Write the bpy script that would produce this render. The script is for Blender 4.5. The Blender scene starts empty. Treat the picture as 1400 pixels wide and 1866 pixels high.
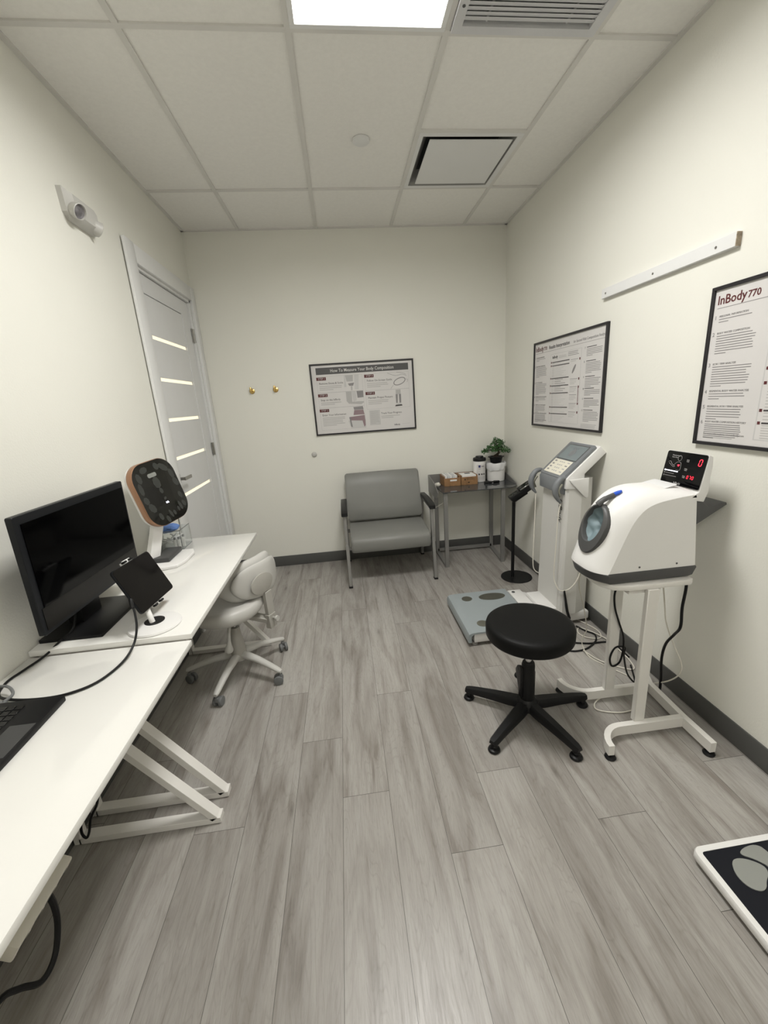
import bpy, bmesh, math, random
from math import radians, sin, cos, pi
from mathutils import Vector, Matrix, noise
V = Vector
SC = bpy.context.scene
COL = SC.collection

# ------------------------------------------------------------------ camera
cd = bpy.data.cameras.new('camera'); cam = bpy.data.objects.new('camera', cd); COL.objects.link(cam)
RX = V((0.99124, -0.11728, -0.06081)); DN = V((-0.08971, -0.25971, -0.96151)); FW = V((0.09697, 0.95854, -0.26795))
cm = Matrix(((RX.x, -DN.x, -FW.x, 1.1151), (RX.y, -DN.y, -FW.y, -3.8673), (RX.z, -DN.z, -FW.z, 1.4924), (0, 0, 0, 1)))
cam.matrix_world = cm
cd.sensor_fit = 'VERTICAL'; cd.sensor_height = 24.0; cd.lens = 755.13 / 1866 * 24
cd.shift_x = -12.93 / 1866; cd.shift_y = 5.94 / 1866; cd.clip_start = .02
SC.camera = cam
# ------------------------------------------------------------------ world, lights, exposure
w = bpy.data.worlds.new('world'); SC.world = w; w.use_nodes = True
w.node_tree.nodes['Background'].inputs[0].default_value = (1, .97, .92, 1)
w.node_tree.nodes['Background'].inputs[1].default_value = .05
def area(name, loc, sx, sy, power, color):
    l = bpy.data.lights.new(name, 'AREA'); l.shape = 'RECTANGLE'; l.size = sx; l.size_y = sy
    l.energy = power; l.color = color; o = bpy.data.objects.new(name, l); COL.objects.link(o); o.location = loc
    return o
LC = (1.0, .99, .965)
PANELS = [((1.348, -2.162), .54, .54, 24), ((1.348, -4.60), .54, .54, 10)]
for i, ((lx, ly), sx, sy, p) in enumerate(PANELS):
    area('panel_lamp', (lx, ly, 2.838), sx, sy, p, LC).data.spread = radians(170)
SC.view_settings.view_transform = 'Standard'; SC.view_settings.look = 'None'
SC.view_settings.gamma = 1.0; SC.view_settings.use_curve_mapping = False
SC.view_settings.exposure = 0.35
W, H, YB = 2.64, 2.8525, -5.6     # room width, ceiling height, rear wall

# ------------------------------------------------------------------ materials
def s2l(c):
    c = c / 255
    return c / 12.92 if c <= .04045 else ((c + .055) / 1.055) ** 2.4
def rgb(r, g, b): return (s2l(r), s2l(g), s2l(b), 1)
_m = {}
def mat(name, col, rough=.5, metal=0, bump=0, bscale=200, var=.04, vscale=6, coat=0, emit=0, ecol=None, trans=0, alpha=1, ior=1.45, spec=.5):
    if name in _m: return _m[name]
    m = bpy.data.materials.new(name); m.use_nodes = True; nt = m.node_tree; b = nt.nodes['Principled BSDF']
    b.inputs['Roughness'].default_value = rough; b.inputs['Metallic'].default_value = metal
    b.inputs['Coat Weight'].default_value = coat; b.inputs['Specular IOR Level'].default_value = spec
    b.inputs['IOR'].default_value = ior; b.inputs['Transmission Weight'].default_value = trans; b.inputs['Alpha'].default_value = alpha
    tc = nt.nodes.new('ShaderNodeTexCoord')
    n = nt.nodes.new('ShaderNodeTexNoise'); n.inputs['Scale'].default_value = vscale; n.inputs['Detail'].default_value = 4
    nt.links.new(tc.outputs['Object'], n.inputs['Vector'])
    r = nt.nodes.new('ShaderNodeValToRGB'); r.color_ramp.elements[0].position = .3; r.color_ramp.elements[1].position = .7
    r.color_ramp.elements[0].color = tuple(x * (1 - var) for x in col[:3]) + (1,)
    r.color_ramp.elements[1].color = tuple(min(1, x * (1 + var)) for x in col[:3]) + (1,)
    nt.links.new(n.outputs['Fac'], r.inputs['Fac']); nt.links.new(r.outputs['Color'], b.inputs['Base Color'])
    if bump:
        n2 = nt.nodes.new('ShaderNodeTexNoise'); n2.inputs['Scale'].default_value = bscale; n2.inputs['Detail'].default_value = 3
        nt.links.new(tc.outputs['Object'], n2.inputs['Vector'])
        bp = nt.nodes.new('ShaderNodeBump'); bp.inputs['Strength'].default_value = bump; bp.inputs['Distance'].default_value = .002
        nt.links.new(n2.outputs['Fac'], bp.inputs['Height']); nt.links.new(bp.outputs['Normal'], b.inputs['Normal'])
    if emit:
        b.inputs['Emission Color'].default_value = ecol or col; b.inputs['Emission Strength'].default_value = emit
    _m[name] = m; return m
M_wall = mat('wall_paint', (.800, .790, .722, 1), .55, bump=.35, bscale=140, var=.012, vscale=1.5)
M_ceil = mat('ceiling_tile', (.87, .855, .815, 1), .95, bump=.5, bscale=260, var=.02, vscale=60)
M_tbar = mat('ceiling_grid_paint', (.70, .685, .65, 1), .5)
M_base = mat('baseboard_rubber', rgb(84, 84, 82), .55)
M_trim = mat('trim_paint', (.76, .76, .75, 1), .35, var=.01)
M_door = mat('door_paint', (.72, .72, .72, 1), .4, var=.015)
M_white = mat('white_plastic', (.80, .79, .77, 1), .32, var=.01)
M_whitem = mat('white_powder_metal', (.76, .74, .70, 1), .4, bump=.08, bscale=400, var=.01)
M_desk = mat('white_gloss_laminate', (.80, .79, .755, 1), .12, var=.008, coat=.3)
M_cream = mat('cream_plastic', (.72, .69, .61, 1), .4, var=.01)
M_black = mat('black_plastic', (.009, .009, .0095, 1), .4, spec=.28, bump=.1, bscale=500)
M_blackg = mat('black_glass', (.003, .003, .0035, 1), .08, spec=.35)
M_screen = mat('dark_screen', (.001, .001, .0012, 1), .08, spec=.12)
M_bezel = mat('monitor_bezel', (.009, .010, .012, 1), .4, spec=.25)
M_gunm = mat('charcoal_plastic', (.055, .055, .055, 1), .5)
M_vinylb = mat('black_vinyl', (.005, .005, .005, 1), .5, spec=.18, bump=.15, bscale=350)
M_vinylg = mat('grey_vinyl', (.205, .205, .19, 1), .45, bump=.1, bscale=300, var=.02)
M_silver = mat('silver_paint', (.30, .295, .285, 1), .38, metal=.55, var=.02)
M_chrome = mat('chrome', (.6, .6, .6, 1), .2, metal=1)
M_nickel = mat('brushed_nickel', (.35, .34, .32, 1), .35, metal=.9)
M_brass = mat('brass', (.62, .43, .16, 1), .25, metal=1)
M_bronze = mat('rose_bronze', (.40, .225, .14, 1), .32, metal=.65)
M_vw = mat('warm_white_vinyl', (.54, .53, .50, 1), .42, bump=.06, bscale=300, var=.01)
M_vw2 = mat('light_grey_plastic', (.40, .385, .35, 1), .42)
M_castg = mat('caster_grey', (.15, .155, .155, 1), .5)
M_lgrey = mat('platform_grey', (.30, .335, .345, 1), .42, var=.02)
M_mgrey = mat('console_grey', (.185, .195, .205, 1), .42)
M_dgrey = mat('dark_grey_plastic', (.075, .075, .075, 1), .45)
M_steel = mat('electrode_steel', (.30, .30, .26, 1), .35, metal=.9)
M_paper = mat('poster_paper', (.66, .64, .625, 1), .45, var=.03, vscale=3)
M_ink = mat('ink_dark', (.055, .05, .05, 1), .5)
M_ink2 = mat('ink_grey', (.25, .24, .24, 1), .5)
M_hdr = mat('header_grey', (.085, .083, .083, 1), .5)
M_ink3 = mat('ink_light_grey', (.45, .44, .43, 1), .5)
M_ink4 = mat('ink_pale', (.56, .55, .54, 1), .5)
M_red = mat('ink_maroon', (.10, .02, .022, 1), .5)
M_rose = mat('ink_rose_grey', (.28, .20, .215, 1), .5)
M_pframe = mat('poster_frame_black', (.018, .016, .018, 1), .45)
M_glassd = mat('smoked_glass', (.10, .105, .11, 1), .05, trans=.45, alpha=1)
M_clear = mat('clear_plastic', (.9, .92, .92, 1), .06, trans=.93, ior=1.2)
M_wood = mat('box_wood', (.30, .165, .075, 1), .5, var=.25, vscale=25)
M_leaf = mat('leaf_green', (.045, .13, .035, 1), .45, var=.45, vscale=60)
M_bark = mat('bark', (.03, .02, .013, 1), .9, bump=.8, bscale=120)
M_bag = mat('bin_bag', (.75, .75, .75, 1), .35, bump=.6, bscale=60)
M_blue = mat('blue_plastic', (.02, .09, .55, 1), .3)
M_bluec = mat('blue_cloth', (.12, .22, .50, 1), .8)
M_navy = mat('label_navy', (.03, .035, .14, 1), .5)
M_cuff = mat('cuff_fabric', (.17, .23, .25, 1), .55, bump=.4, bscale=60, var=.1, vscale=20)
M_lcd = mat('lcd_grey', (.19, .225, .235, 1), .2)
M_key = mat('keypad_cream', (.74, .71, .60, 1), .4)
M_led = mat('led_red', (.8, .02, .03, 1), .5, emit=2.2, ecol=(1, .03, .06, 1))
M_ledw = mat('led_white', (.8, .8, .9, 1), .5, emit=1.6, ecol=(.85, .88, 1, 1))
M_ledd = mat('led_pink', (.8, .1, .15, 1), .5, emit=1.0, ecol=(1, .15, .25, 1))
M_panel = mat('light_panel', (.9, .9, .9, 1), .5, emit=9, ecol=(1, .985, .95, 1))
M_slit = mat('lit_frosted_glass', (.8, .75, .6, 1), .4, emit=.62, ecol=(1, .90, .66, 1))
M_void = mat('duct_dark', (.03, .03, .03, 1), .9)
M_grille = mat('grille_paint', (.66, .66, .67, 1), .5, bump=.6, bscale=500)
M_foot = mat('footpad_grey', (.33, .34, .32, 1), .35, metal=.4)
M_icon = mat('icon_grey', (.06, .065, .065, 1), .4)
M_lens = mat('lamp_lens_grey', (.22, .21, .22, 1), .3, metal=.4, var=.3, vscale=60)
M_raw = mat('raw_wood', (.35, .29, .22, 1), .9, var=.4, vscale=90)

# ------------------------------------------------------------------ mesh kit
def rot_to(a, b):
    return a.normalized().rotation_difference(b.normalized()).to_matrix()
class MB:
    """collects shapes (world coordinates) into one mesh"""
    def __init__(s): s.bm = bmesh.new(); s.mats = []
    def mi(s, m):
        if m not in s.mats: s.mats.append(m)
        return s.mats.index(m)
    def add(s, bm2, m, M=None):
        if M is not None: bmesh.ops.transform(bm2, matrix=M, verts=bm2.verts)
        i = s.mi(m)
        for f in bm2.faces: f.material_index = i
        me = bpy.data.meshes.new('t'); bm2.to_mesh(me); bm2.free(); s.bm.from_mesh(me); bpy.data.meshes.remove(me)
        return s
    def box(s, m, x0, x1, y0, y1, z0, z1, bev=0, seg=2, M=None):
        b = bmesh.new(); bmesh.ops.create_cube(b, size=1)
        for v in b.verts: v.co = V(((x0 + x1) / 2 + v.co.x * (x1 - x0), (y0 + y1) / 2 + v.co.y * (y1 - y0), (z0 + z1) / 2 + v.co.z * (z1 - z0)))
        if bev: bmesh.ops.bevel(b, geom=b.edges[:], offset=bev, segments=seg, profile=.5, affect='EDGES')
        return s.add(b, m, M)
    def beam(s, m, p, q, a, c, side=V((0, 1, 0)), bev=.001):
        """rectangular bar from p to q; a = width along side, c = thickness"""
        p, q = V(p), V(q); d = (q - p); L = d.length; d.normalize(); sd = (side - d * side.dot(d)).normalized(); t = d.cross(sd)
        M = Matrix((( sd.x, t.x, d.x, p.x), (sd.y, t.y, d.y, p.y), (sd.z, t.z, d.z, p.z), (0, 0, 0, 1)))
        return s.box(m, -a / 2, a / 2, -c / 2, c / 2, 0, L, bev, 1, M)
    def cyl(s, m, p, q, r, r2=None, seg=24, bev=0):
        p, q = V(p), V(q); d = q - p; b = bmesh.new()
        bmesh.ops.create_cone(b, cap_ends=True, segments=seg, radius1=r, radius2=r if r2 is None else r2, depth=d.length)
        if bev:
            es = [e for e in b.edges if len(e.link_faces) == 2 and any(len(f.verts) > 4 for f in e.link_faces)]
            bmesh.ops.bevel(b, geom=es, offset=bev, segments=2, profile=.5, affect='EDGES')
        return s.add(b, m, Matrix.Translation((p + q) / 2) @ rot_to(V((0, 0, 1)), d).to_4x4())
    def lathe(s, m, prof, M=None, seg=32, sx=1, sy=1):
        """prof = [(r, z)...] around z"""
        b = bmesh.new(); rings = []
        for r, z in prof:
            if r < 1e-6: rings.append([b.verts.new((0, 0, z))])
            else: rings.append([b.verts.new((r * sx * cos(2 * pi * i / seg), r * sy * sin(2 * pi * i / seg), z)) for i in range(seg)])
        for A, B in zip(rings, rings[1:]):
            for i in range(seg):
                j = (i + 1) % seg
                if len(A) == 1 and len(B) == 1: continue
                if len(A) == 1: b.faces.new((A[0], B[i], B[j]))
                elif len(B) == 1: b.faces.new((A[i], A[j], B[0]))
                else: b.faces.new((A[i], A[j], B[j], B[i]))
        bmesh.ops.recalc_face_normals(b, faces=b.faces)
        return s.add(b, m, M)
    def tube(s, m, pts, r, seg=8, n=6, smooth=True, close=False):
        P = [V(p) for p in pts]
        if smooth and len(P) > 2:
            Q = []
            for i in range(len(P) - 1):
                a, b_, c, d = P[max(i - 1, 0)], P[i], P[i + 1], P[min(i + 2, len(P) - 1)]
                for k in range(n):
                    t = k / n
                    Q.append(.5 * ((2 * b_) + (c - a) * t + (2 * a - 5 * b_ + 4 * c - d) * t * t + (3 * b_ - a - 3 * c + d) * t ** 3))
            Q.append(P[-1]); P = Q
        b = bmesh.new(); rings = []; up = V((0, 0, 1)); pn = None
        for i, p in enumerate(P):
            d = (P[min(i + 1, len(P) - 1)] - P[max(i - 1, 0)])
            if d.length < 1e-9: d = V((0, 0, 1))
            d.normalize()
            if pn is None: pn = d.orthogonal().normalized()
            else: pn = (pn - d * pn.dot(d)).normalized()
            c = d.cross(pn); rr = r[min(i, len(r) - 1)] if isinstance(r, list) else r
            rings.append([b.verts.new(p + (pn * cos(2 * pi * k / seg) + c * sin(2 * pi * k / seg)) * rr) for k in range(seg)])
        for A, B in zip(rings, rings[1:]):
            for k in range(seg): b.faces.new((A[k], A[(k + 1) % seg], B[(k + 1) % seg], B[k]))
        b.faces.new(rings[0][::-1]); b.faces.new(rings[-1])
        bmesh.ops.recalc_face_normals(b, faces=b.faces)
        return s.add(b, m)
    def prism(s, m, poly, d, M=None, bev=0, seg=2):
        """poly in local xy extruded along local z by d"""
        b = bmesh.new(); f = b.faces.new([b.verts.new((x, y, 0)) for x, y in poly])
        r = bmesh.ops.extrude_face_region(b, geom=[f])
        for v in [g for g in r['geom'] if isinstance(g, bmesh.types.BMVert)]: v.co.z += d
        bmesh.ops.recalc_face_normals(b, faces=b.faces)
        if bev:
            es = [e for e in b.edges if abs(e.verts[0].co.z - e.verts[1].co.z) < 1e-7]
            bmesh.ops.bevel(b, geom=es, offset=bev, segments=seg, profile=.5, affect='EDGES')
        return s.add(b, m, M)
    def loft(s, m, rings, caps=True, close=True, M=None):
        b = bmesh.new(); R = [[b.verts.new(p) for p in r] for r in rings]; n = len(R[0])
        for A, B in zip(R, R[1:]):
            for k in range(n if close else n - 1): b.faces.new((A[k], A[(k + 1) % n], B[(k + 1) % n], B[k]))
        if caps and close: b.faces.new(R[0][::-1]); b.faces.new(R[-1])
        bmesh.ops.recalc_face_normals(b, faces=b.faces)
        return s.add(b, m, M)
    def sphere(s, m, c, r, sc=(1, 1, 1), u=16, v=10):
        b = bmesh.new(); bmesh.ops.create_uvsphere(b, u_segments=u, v_segments=v, radius=r)
        return s.add(b, m, Matrix.Translation(V(c)) @ Matrix.Diagonal((*sc, 1)))
    def quad(s, m, a, b_, c, d):
        b = bmesh.new(); b.faces.new([b.verts.new(p) for p in (a, b_, c, d)]); return s.add(b, m)
def rrect(w, h, r, n=5, cx=0, cy=0):
    P = []
    for (sx, sy, a0) in ((1, 1, 0), (-1, 1, 90), (-1, -1, 180), (1, -1, 270)):
        for i in range(n + 1):
            a = radians(a0 + 90 * i / n); P.append((cx + sx * (w / 2 - r) + r * cos(a), cy + sy * (h / 2 - r) + r * sin(a)))
    return P
def ell(a, b, n=28, cx=0, cy=0, rot=0):
    return [(cx + a * cos(t) * cos(rot) - b * sin(t) * sin(rot), cy + a * cos(t) * sin(rot) + b * sin(t) * cos(rot)) for t in (2 * pi * i / n for i in range(n))]
def frame_M(o, x, y):
    """matrix with local x, y axes and z = x cross y"""
    x = V(x).normalized(); y = (V(y) - x * x.dot(V(y))).normalized(); z = x.cross(y)
    return Matrix(((x.x, y.x, z.x, o[0]), (x.y, y.y, z.y, o[1]), (x.z, y.z, z.z, o[2]), (0, 0, 0, 1)))
def face_M(c, az, tl, ro=0):
    """local x = viewer's right, y = up, z = outward normal of a panel facing azimuth az, tilted up tl"""
    a, t, r = radians(az), radians(tl), radians(ro)
    n = V((cos(a) * cos(t), sin(a) * cos(t), sin(t))); rt = V((-sin(a), cos(a), 0)); up = n.cross(rt)
    return frame_M(c, cos(r) * rt + sin(r) * up, -sin(r) * rt + cos(r) * up)
_fc = {}
def text_bm(txt, h, align='LEFT', shear=0, off=0):
    k = (txt, h, align, shear, off)
    if k not in _fc:
        cu = bpy.data.curves.new('t', 'FONT'); cu.body = txt; cu.size = h; cu.align_x = align; cu.shear = shear
        cu.offset = off; cu.resolution_u = 2; cu.extrude = .0003
        o = bpy.data.objects.new('t', cu); COL.objects.link(o)
        dg = bpy.context.evaluated_depsgraph_get(); me = bpy.data.meshes.new_from_object(o.evaluated_get(dg))
        bpy.data.objects.remove(o); bpy.data.curves.remove(cu); _fc[k] = me
    b = bmesh.new(); b.from_mesh(_fc[k]); return b
def text(mb, m, txt, h, x, y, M, z=.0006, align='LEFT', sx=1, shear=0, off=0, rot=0):
    mb.add(text_bm(txt, h, align, shear, off), m, M @ Matrix.Translation((x, y, z)) @ Matrix.Rotation(rot, 4, 'Z') @ Matrix.Diagonal((sx, 1, 1, 1)))
# ------------------------------------------------------------------ objects kit
def root_of(o):
    while o.parent: o = o.parent
    return o
def thing(name, label, cat, loc, group=None):
    o = bpy.data.objects.new(name, None); o.empty_display_size = .05; COL.objects.link(o); o.location = loc
    o['label'] = label; o['category'] = cat
    if group: o['group'] = group
    return o
def obj(name, mb, parent=None, label=None, cat=None, kind=None, group=None, ang=38, loc=None, subsurf=0):
    me = bpy.data.meshes.new(name)
    org = V(root_of(parent).location) if parent else (V(loc) if loc else V((0, 0, 0)))
    bmesh.ops.transform(mb.bm, matrix=Matrix.Translation(-org), verts=mb.bm.verts)
    mb.bm.to_mesh(me); mb.bm.free()
    for m in mb.mats: me.materials.append(m)
    for p in me.polygons: p.use_smooth = True
    me.set_sharp_from_angle(angle=radians(ang))
    o = bpy.data.objects.new(name, me); COL.objects.link(o)
    if parent: o.parent = parent
    else: o.location = org
    if label: o['label'] = label
    if cat: o['category'] = cat
    if kind: o['kind'] = kind
    if group: o['group'] = group
    if subsurf:
        s = o.modifiers.new('s', 'SUBSURF'); s.levels = s.render_levels = subsurf
    return o
def struct(name, mb, parent=None, **k): return obj(name, mb, parent, kind='structure', **k)
def copy_tree(o, parent=None, **props):
    c = o.copy(); COL.objects.link(c); c.parent = parent
    for k, v in props.items(): c[k] = v
    for ch in list(o.children): copy_tree(ch, c)
    return c

# ================================================================== SETTING
# floor: planks with their own ids in uv + attribute
def floor_mat():
    m = bpy.data.materials.new('plank_floor'); m.use_nodes = True; nt = m.node_tree; N = nt.nodes; L = nt.links; b = N['Principled BSDF']
    def nn(t, **k):
        n = N.new(t)
        for a, v in k.items(): setattr(n, a, v)
        return n
    uv = nn('ShaderNodeUVMap'); uv.uv_map = 'plank'
    at = nn('ShaderNodeAttribute'); at.attribute_name = 'rnd'
    sep = nn('ShaderNodeSeparateXYZ'); L.new(uv.outputs[0], sep.inputs[0])
    def math_(op, a, b2=None, c=None):
        n = nn('ShaderNodeMath', operation=op)
        for i, x in enumerate((a, b2, c)):
            if x is None: continue
            if hasattr(x, 'is_linked'): L.new(x, n.inputs[i])
            else: n.inputs[i].default_value = x
        return n.outputs[0]
    offs = math_('MULTIPLY', at.outputs['Fac'], 37.0)
    comb = nn('ShaderNodeCombineXYZ'); L.new(math_('MULTIPLY', sep.outputs[0], 1.0), comb.inputs[0]); L.new(sep.outputs[1], comb.inputs[1]); L.new(offs, comb.inputs[2])
    def noise(scx, scy, scale, det, rough=.55, dist=0):
        mp = nn('ShaderNodeMapping'); mp.inputs['Scale'].default_value = (scx, scy, 1); L.new(comb.outputs[0], mp.inputs[0])
        n = nn('ShaderNodeTexNoise'); n.inputs['Scale'].default_value = scale; n.inputs['Detail'].default_value = det
        n.inputs['Roughness'].default_value = rough; n.inputs['Distortion'].default_value = dist
        L.new(mp.outputs[0], n.inputs['Vector']); return n.outputs['Fac']
    big = noise(9, 1.1, 1.5, 4, .55, .9)          # broad darker figure along the board
    fine = noise(120, 7.5, 1.0, 6, .7, .6)         # fine fibres
    spk = noise(330, 40, 1.0, 3, .6)
    # growth rings from distorted bands
    mp = nn('ShaderNodeMapping'); mp.inputs['Scale'].default_value = (8, 1.0, 1); L.new(comb.outputs[0], mp.inputs[0])
    wn = nn('ShaderNodeTexNoise'); wn.inputs['Scale'].default_value = 1.3; wn.inputs['Detail'].default_value = 2; L.new(mp.outputs[0], wn.inputs['Vector'])
    rings = math_('FRACT', math_('MULTIPLY', wn.outputs['Fac'], 26.0))
    rings = math_('ABSOLUTE', math_('SUBTRACT', rings, .5))
    def ramp(fac, stops):
        r = nn('ShaderNodeValToRGB'); e = r.color_ramp.elements
        e[0].position, e[0].color = stops[0]; e[1].position, e[1].color = stops[-1]
        for p, c in stops[1:-1]:
            q = e.new(p); q.color = c
        L.new(fac, r.inputs[0]); return r.outputs[0]
    base = ramp(big, [(.29, (.225, .204, .184, 1)), (.44, (.318, .299, .277, 1)), (.56, (.372, .355, .332, 1)), (.76, (.405, .390, .370, 1))])
    def mix(t, f, a, c):
        n = nn('ShaderNodeMix', data_type='RGBA', blend_type=t)
        if hasattr(f, 'is_linked'): L.new(f, n.inputs[0])
        else: n.inputs[0].default_value = f
        for i, x in ((6, a), (7, c)):
            if hasattr(x, 'is_linked'): L.new(x, n.inputs[i])
            else: n.inputs[i].default_value = x
        return n.outputs[2]
    f1 = ramp(fine, [(.30, (.80, .79, .78, 1)), (.52, (1, 1, 1, 1)), (.72, (1.07, 1.07, 1.07, 1))])
    c = mix('MULTIPLY', .75, base, f1)
    rg = ramp(rings, [(.0, (.80, .79, .77, 1)), (.14, (1, 1, 1, 1)), (.5, (1, 1, 1, 1))])
    c = mix('MULTIPLY', .50, c, rg)
    crk = noise(46, 1.6, 1.0, 4, .6, 1.2)
    ck = ramp(crk, [(.26, (.55, .53, .50, 1)), (.33, (.92, .91, .90, 1)), (.38, (1, 1, 1, 1))])
    c = mix('MULTIPLY', .8, c, ck)
    sp = ramp(spk, [(.28, (.75, .75, .75, 1)), (.45, (1, 1, 1, 1))])
    c = mix('MULTIPLY', .5, c, sp)
    # knots
    kmp = nn('ShaderNodeMapping'); kmp.inputs['Scale'].default_value = (5.5, 1.5, 1); L.new(comb.outputs[0], kmp.inputs[0])
    vo = nn('ShaderNodeTexVoronoi'); vo.inputs['Scale'].default_value = 1.0; L.new(kmp.outputs[0], vo.inputs['Vector'])
    kn = ramp(vo.outputs['Distance'], [(.02, (.42, .40, .38, 1)), (.07, (.85, .84, .83, 1)), (.16, (1, 1, 1, 1))])
    c = mix('MULTIPLY', .8, c, kn)
    # plank to plank tone
    tone = ramp(math_('FRACT', math_('MULTIPLY', at.outputs['Fac'], 7.31)), [(0, (.88, .87, .86, 1)), (.5, (1, .995, .985, 1)), (1, (1.09, 1.09, 1.08, 1))])
    c = mix('MULTIPLY', 1, c, tone)
    # bevelled seam lines
    e1 = math_('LESS_THAN', sep.outputs[0], .0016); e2 = math_('LESS_THAN', sep.outputs[1], .0018)
    e = math_('MAXIMUM', e1, e2)
    c = mix('MIX', e, c, (.085, .078, .068, 1))
    L.new(c, b.inputs['Base Color'])
    rr = ramp(fine, [(.3, (.42,) * 3 + (1,)), (.7, (.30,) * 3 + (1,))]); L.new(rr, b.inputs['Roughness'])
    bp = nn('ShaderNodeBump'); bp.inputs['Strength'].default_value = .10; bp.inputs['Distance'].default_value = .001
    L.new(fine, bp.inputs['Height']); L.new(bp.outputs[0], b.inputs['Normal'])
    return m
def build_floor():
    PW, PL = .1825, 1.524
    joints = {-3: -2.79 + .3, -2: -2.63, -1: -1.92, 0: -2.267, 1: -2.573, 2: -2.01, 3: -2.843, 4: -2.556, 5: -1.9, 6: -2.813, 7: -1.6, 8: -2.45}
    random.seed(7); bm = bmesh.new(); uvl = bm.loops.layers.uv.new('plank'); rl = bm.faces.layers.float.new('rnd')
    for k in range(-6, 11):
        x0 = .803 + k * PW; x1 = x0 + PW
        a, c = max(x0, 0), min(x1, W)
        if a >= c: continue
        j = joints.get(k, -2.2 - random.random()); y = j - PL * 3
        while y < 0:
            y0, y1 = max(y, YB), min(y + PL, 0)
            if y1 > y0:
                vs = [bm.verts.new(p) for p in ((a, y0, 0), (c, y0, 0), (c, y1, 0), (a, y1, 0))]
                f = bm.faces.new(vs); f[rl] = random.random()
                for lp in f.loops: lp[uvl].uv = (lp.vert.co.x - x0, lp.vert.co.y - y)
            y += PL
    # underlay so the floor has a body
    me = bpy.data.meshes.new('floor'); bm.to_mesh(me); bm.free(); me.materials.append(floor_mat())
    o = bpy.data.objects.new('floor', me); COL.objects.link(o); o['kind'] = 'structure'
build_floor()
T = .12
struct('wall_back', MB().box(M_wall, -T, W + T, 0, T, -.05, H + .1))
struct('wall_right', MB().box(M_wall, W, W + T, YB, 0, -.05, H + .1))
struct('wall_front', MB().box(M_wall, -T, W + T, YB - T, YB, -.05, H + .1))
DY0, DY1, DZ = -1.02, -.085, 2.345      # door opening
mb = MB()
mb.box(M_wall, -T, 0, YB, DY0, -.05, H + .1).box(M_wall, -T, 0, DY1, 0, -.05, H + .1).box(M_wall, -T, 0, DY0, DY1, DZ, H + .1)
struct('wall_left', mb)
# ceiling tiles + grid
GX = [.4336 + .6096 * i for i in range(4)]; GY = [-.638 - 1.2192 * i for i in range(4)]
mb = MB(); ZT = H + .006
HOLES = [(GX[2], GX[3], -1.2476, -.638), (GX[2], GX[3], -2.4668, -1.8572), (GX[1], GX[2], -2.4668, -1.8572), (GX[1], GX[2], -4.9052, -4.2956)]
xs = [0] + GX + [W]; ys = [YB, -5.5148, -4.9052, -4.2956, -3.0764, -2.4668, -1.8572, -1.2476, -.638, 0]
for i in range(len(xs) - 1):
    for j in range(len(ys) - 1):
        cx, cy = (xs[i] + xs[i + 1]) / 2, (ys[j] + ys[j + 1]) / 2
        if any(h[0] < cx < h[1] and h[2] < cy < h[3] for h in HOLES): continue
        mb.box(M_ceil, xs[i], xs[i + 1], ys[j], ys[j + 1], ZT, ZT + .015)
struct('ceiling', mb)
mb = MB(); b2 = .012
for x in GX: mb.box(M_tbar, x - b2, x + b2, YB, 0, H - .001, H + .02)
for y in GY: mb.box(M_tbar, 0, W, y - b2, y + b2, H - .0012, H + .02)
mb.box(M_tbar, GX[1], GX[2], -2.4668 - b2, -2.4668 + b2, H - .0012, H + .02).box(M_tbar, GX[2], GX[3], -1.2476 - b2, -1.2476 + b2, H - .0012, H + .02).box(M_tbar, GX[2], GX[3], -2.4668 - b2, -2.4668 + b2, H - .0012, H + .02)
mb.box(M_tbar, 0, .022, YB, 0, H - .002, H + .02).box(M_tbar, W - .022, W, YB, 0, H - .002, H + .02).box(M_tbar, 0, W, -.022, 0, H - .002, H + .02).box(M_tbar, 0, W, YB, YB + .022, H - .002, H + .02)
struct('trim_1', mb)
struct('trim_2', MB().box(M_void, -.1, W + .1, YB - .1, .1, H + .28, H + .30))       # deck above the ceiling
# baseboards
BH = .101
struct('baseboard_back', MB().box(M_base, 0, W, -.007, 0, 0, BH, .001))
struct('baseboard_right', MB().box(M_base, W - .007, W, YB, -.007, 0, BH, .001))
struct('baseboard_left', MB().box(M_base, 0, .007, YB, -1.15, 0, BH, .001))
# door
mb = MB()
mb.box(M_trim, .008, .024, -1.135, DY0, 0, 2.447, .002).box(M_trim, 0, .008, -1.110, DY0, 0, 2.447).box(M_trim, 0, .022, DY1, -.004, 0, 2.447, .002).box(M_trim, 0, .020, DY0, DY1, DZ, 2.447, .002)
mb.box(M_trim, -T, 0, DY0, DY0 + .018, 0, DZ).box(M_trim, -T, 0, DY1 - .018, DY1, 0, DZ).box(M_trim, -T, 0, DY0, DY1, DZ - .018, DZ)
mb.box(M_trim, -.075, -.062, DY0 + .018, DY0 + .03, 0, DZ - .018)
frame = struct('trim_3', mb)
door = thing('door_1', 'white interior door with five lit frosted slits and a lever handle, in the left wall', 'door', (-.03, -.55, 0)); door['kind'] = 'structure'
a0, a1, zt = DY0 + .021, DY1 - .021, DZ - .022
SL = [1.965, 1.71, 1.452, 1.195, .938]
mb = MB(); XF, XBk = -.018, -.055
ys0, ys1 = -.905, -.275    # inset panel between stiles
mb.box(M_door, XBk, XF, a0, ys0, .006, zt, .0015, 1).box(M_door, XBk, XF, ys1, a1, .006, zt, .0015, 1)
mb.box(M_door, XBk, XF, ys0, ys1, 2.215, zt, .0015, 1)
zs = [2.2115] + SL
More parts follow.
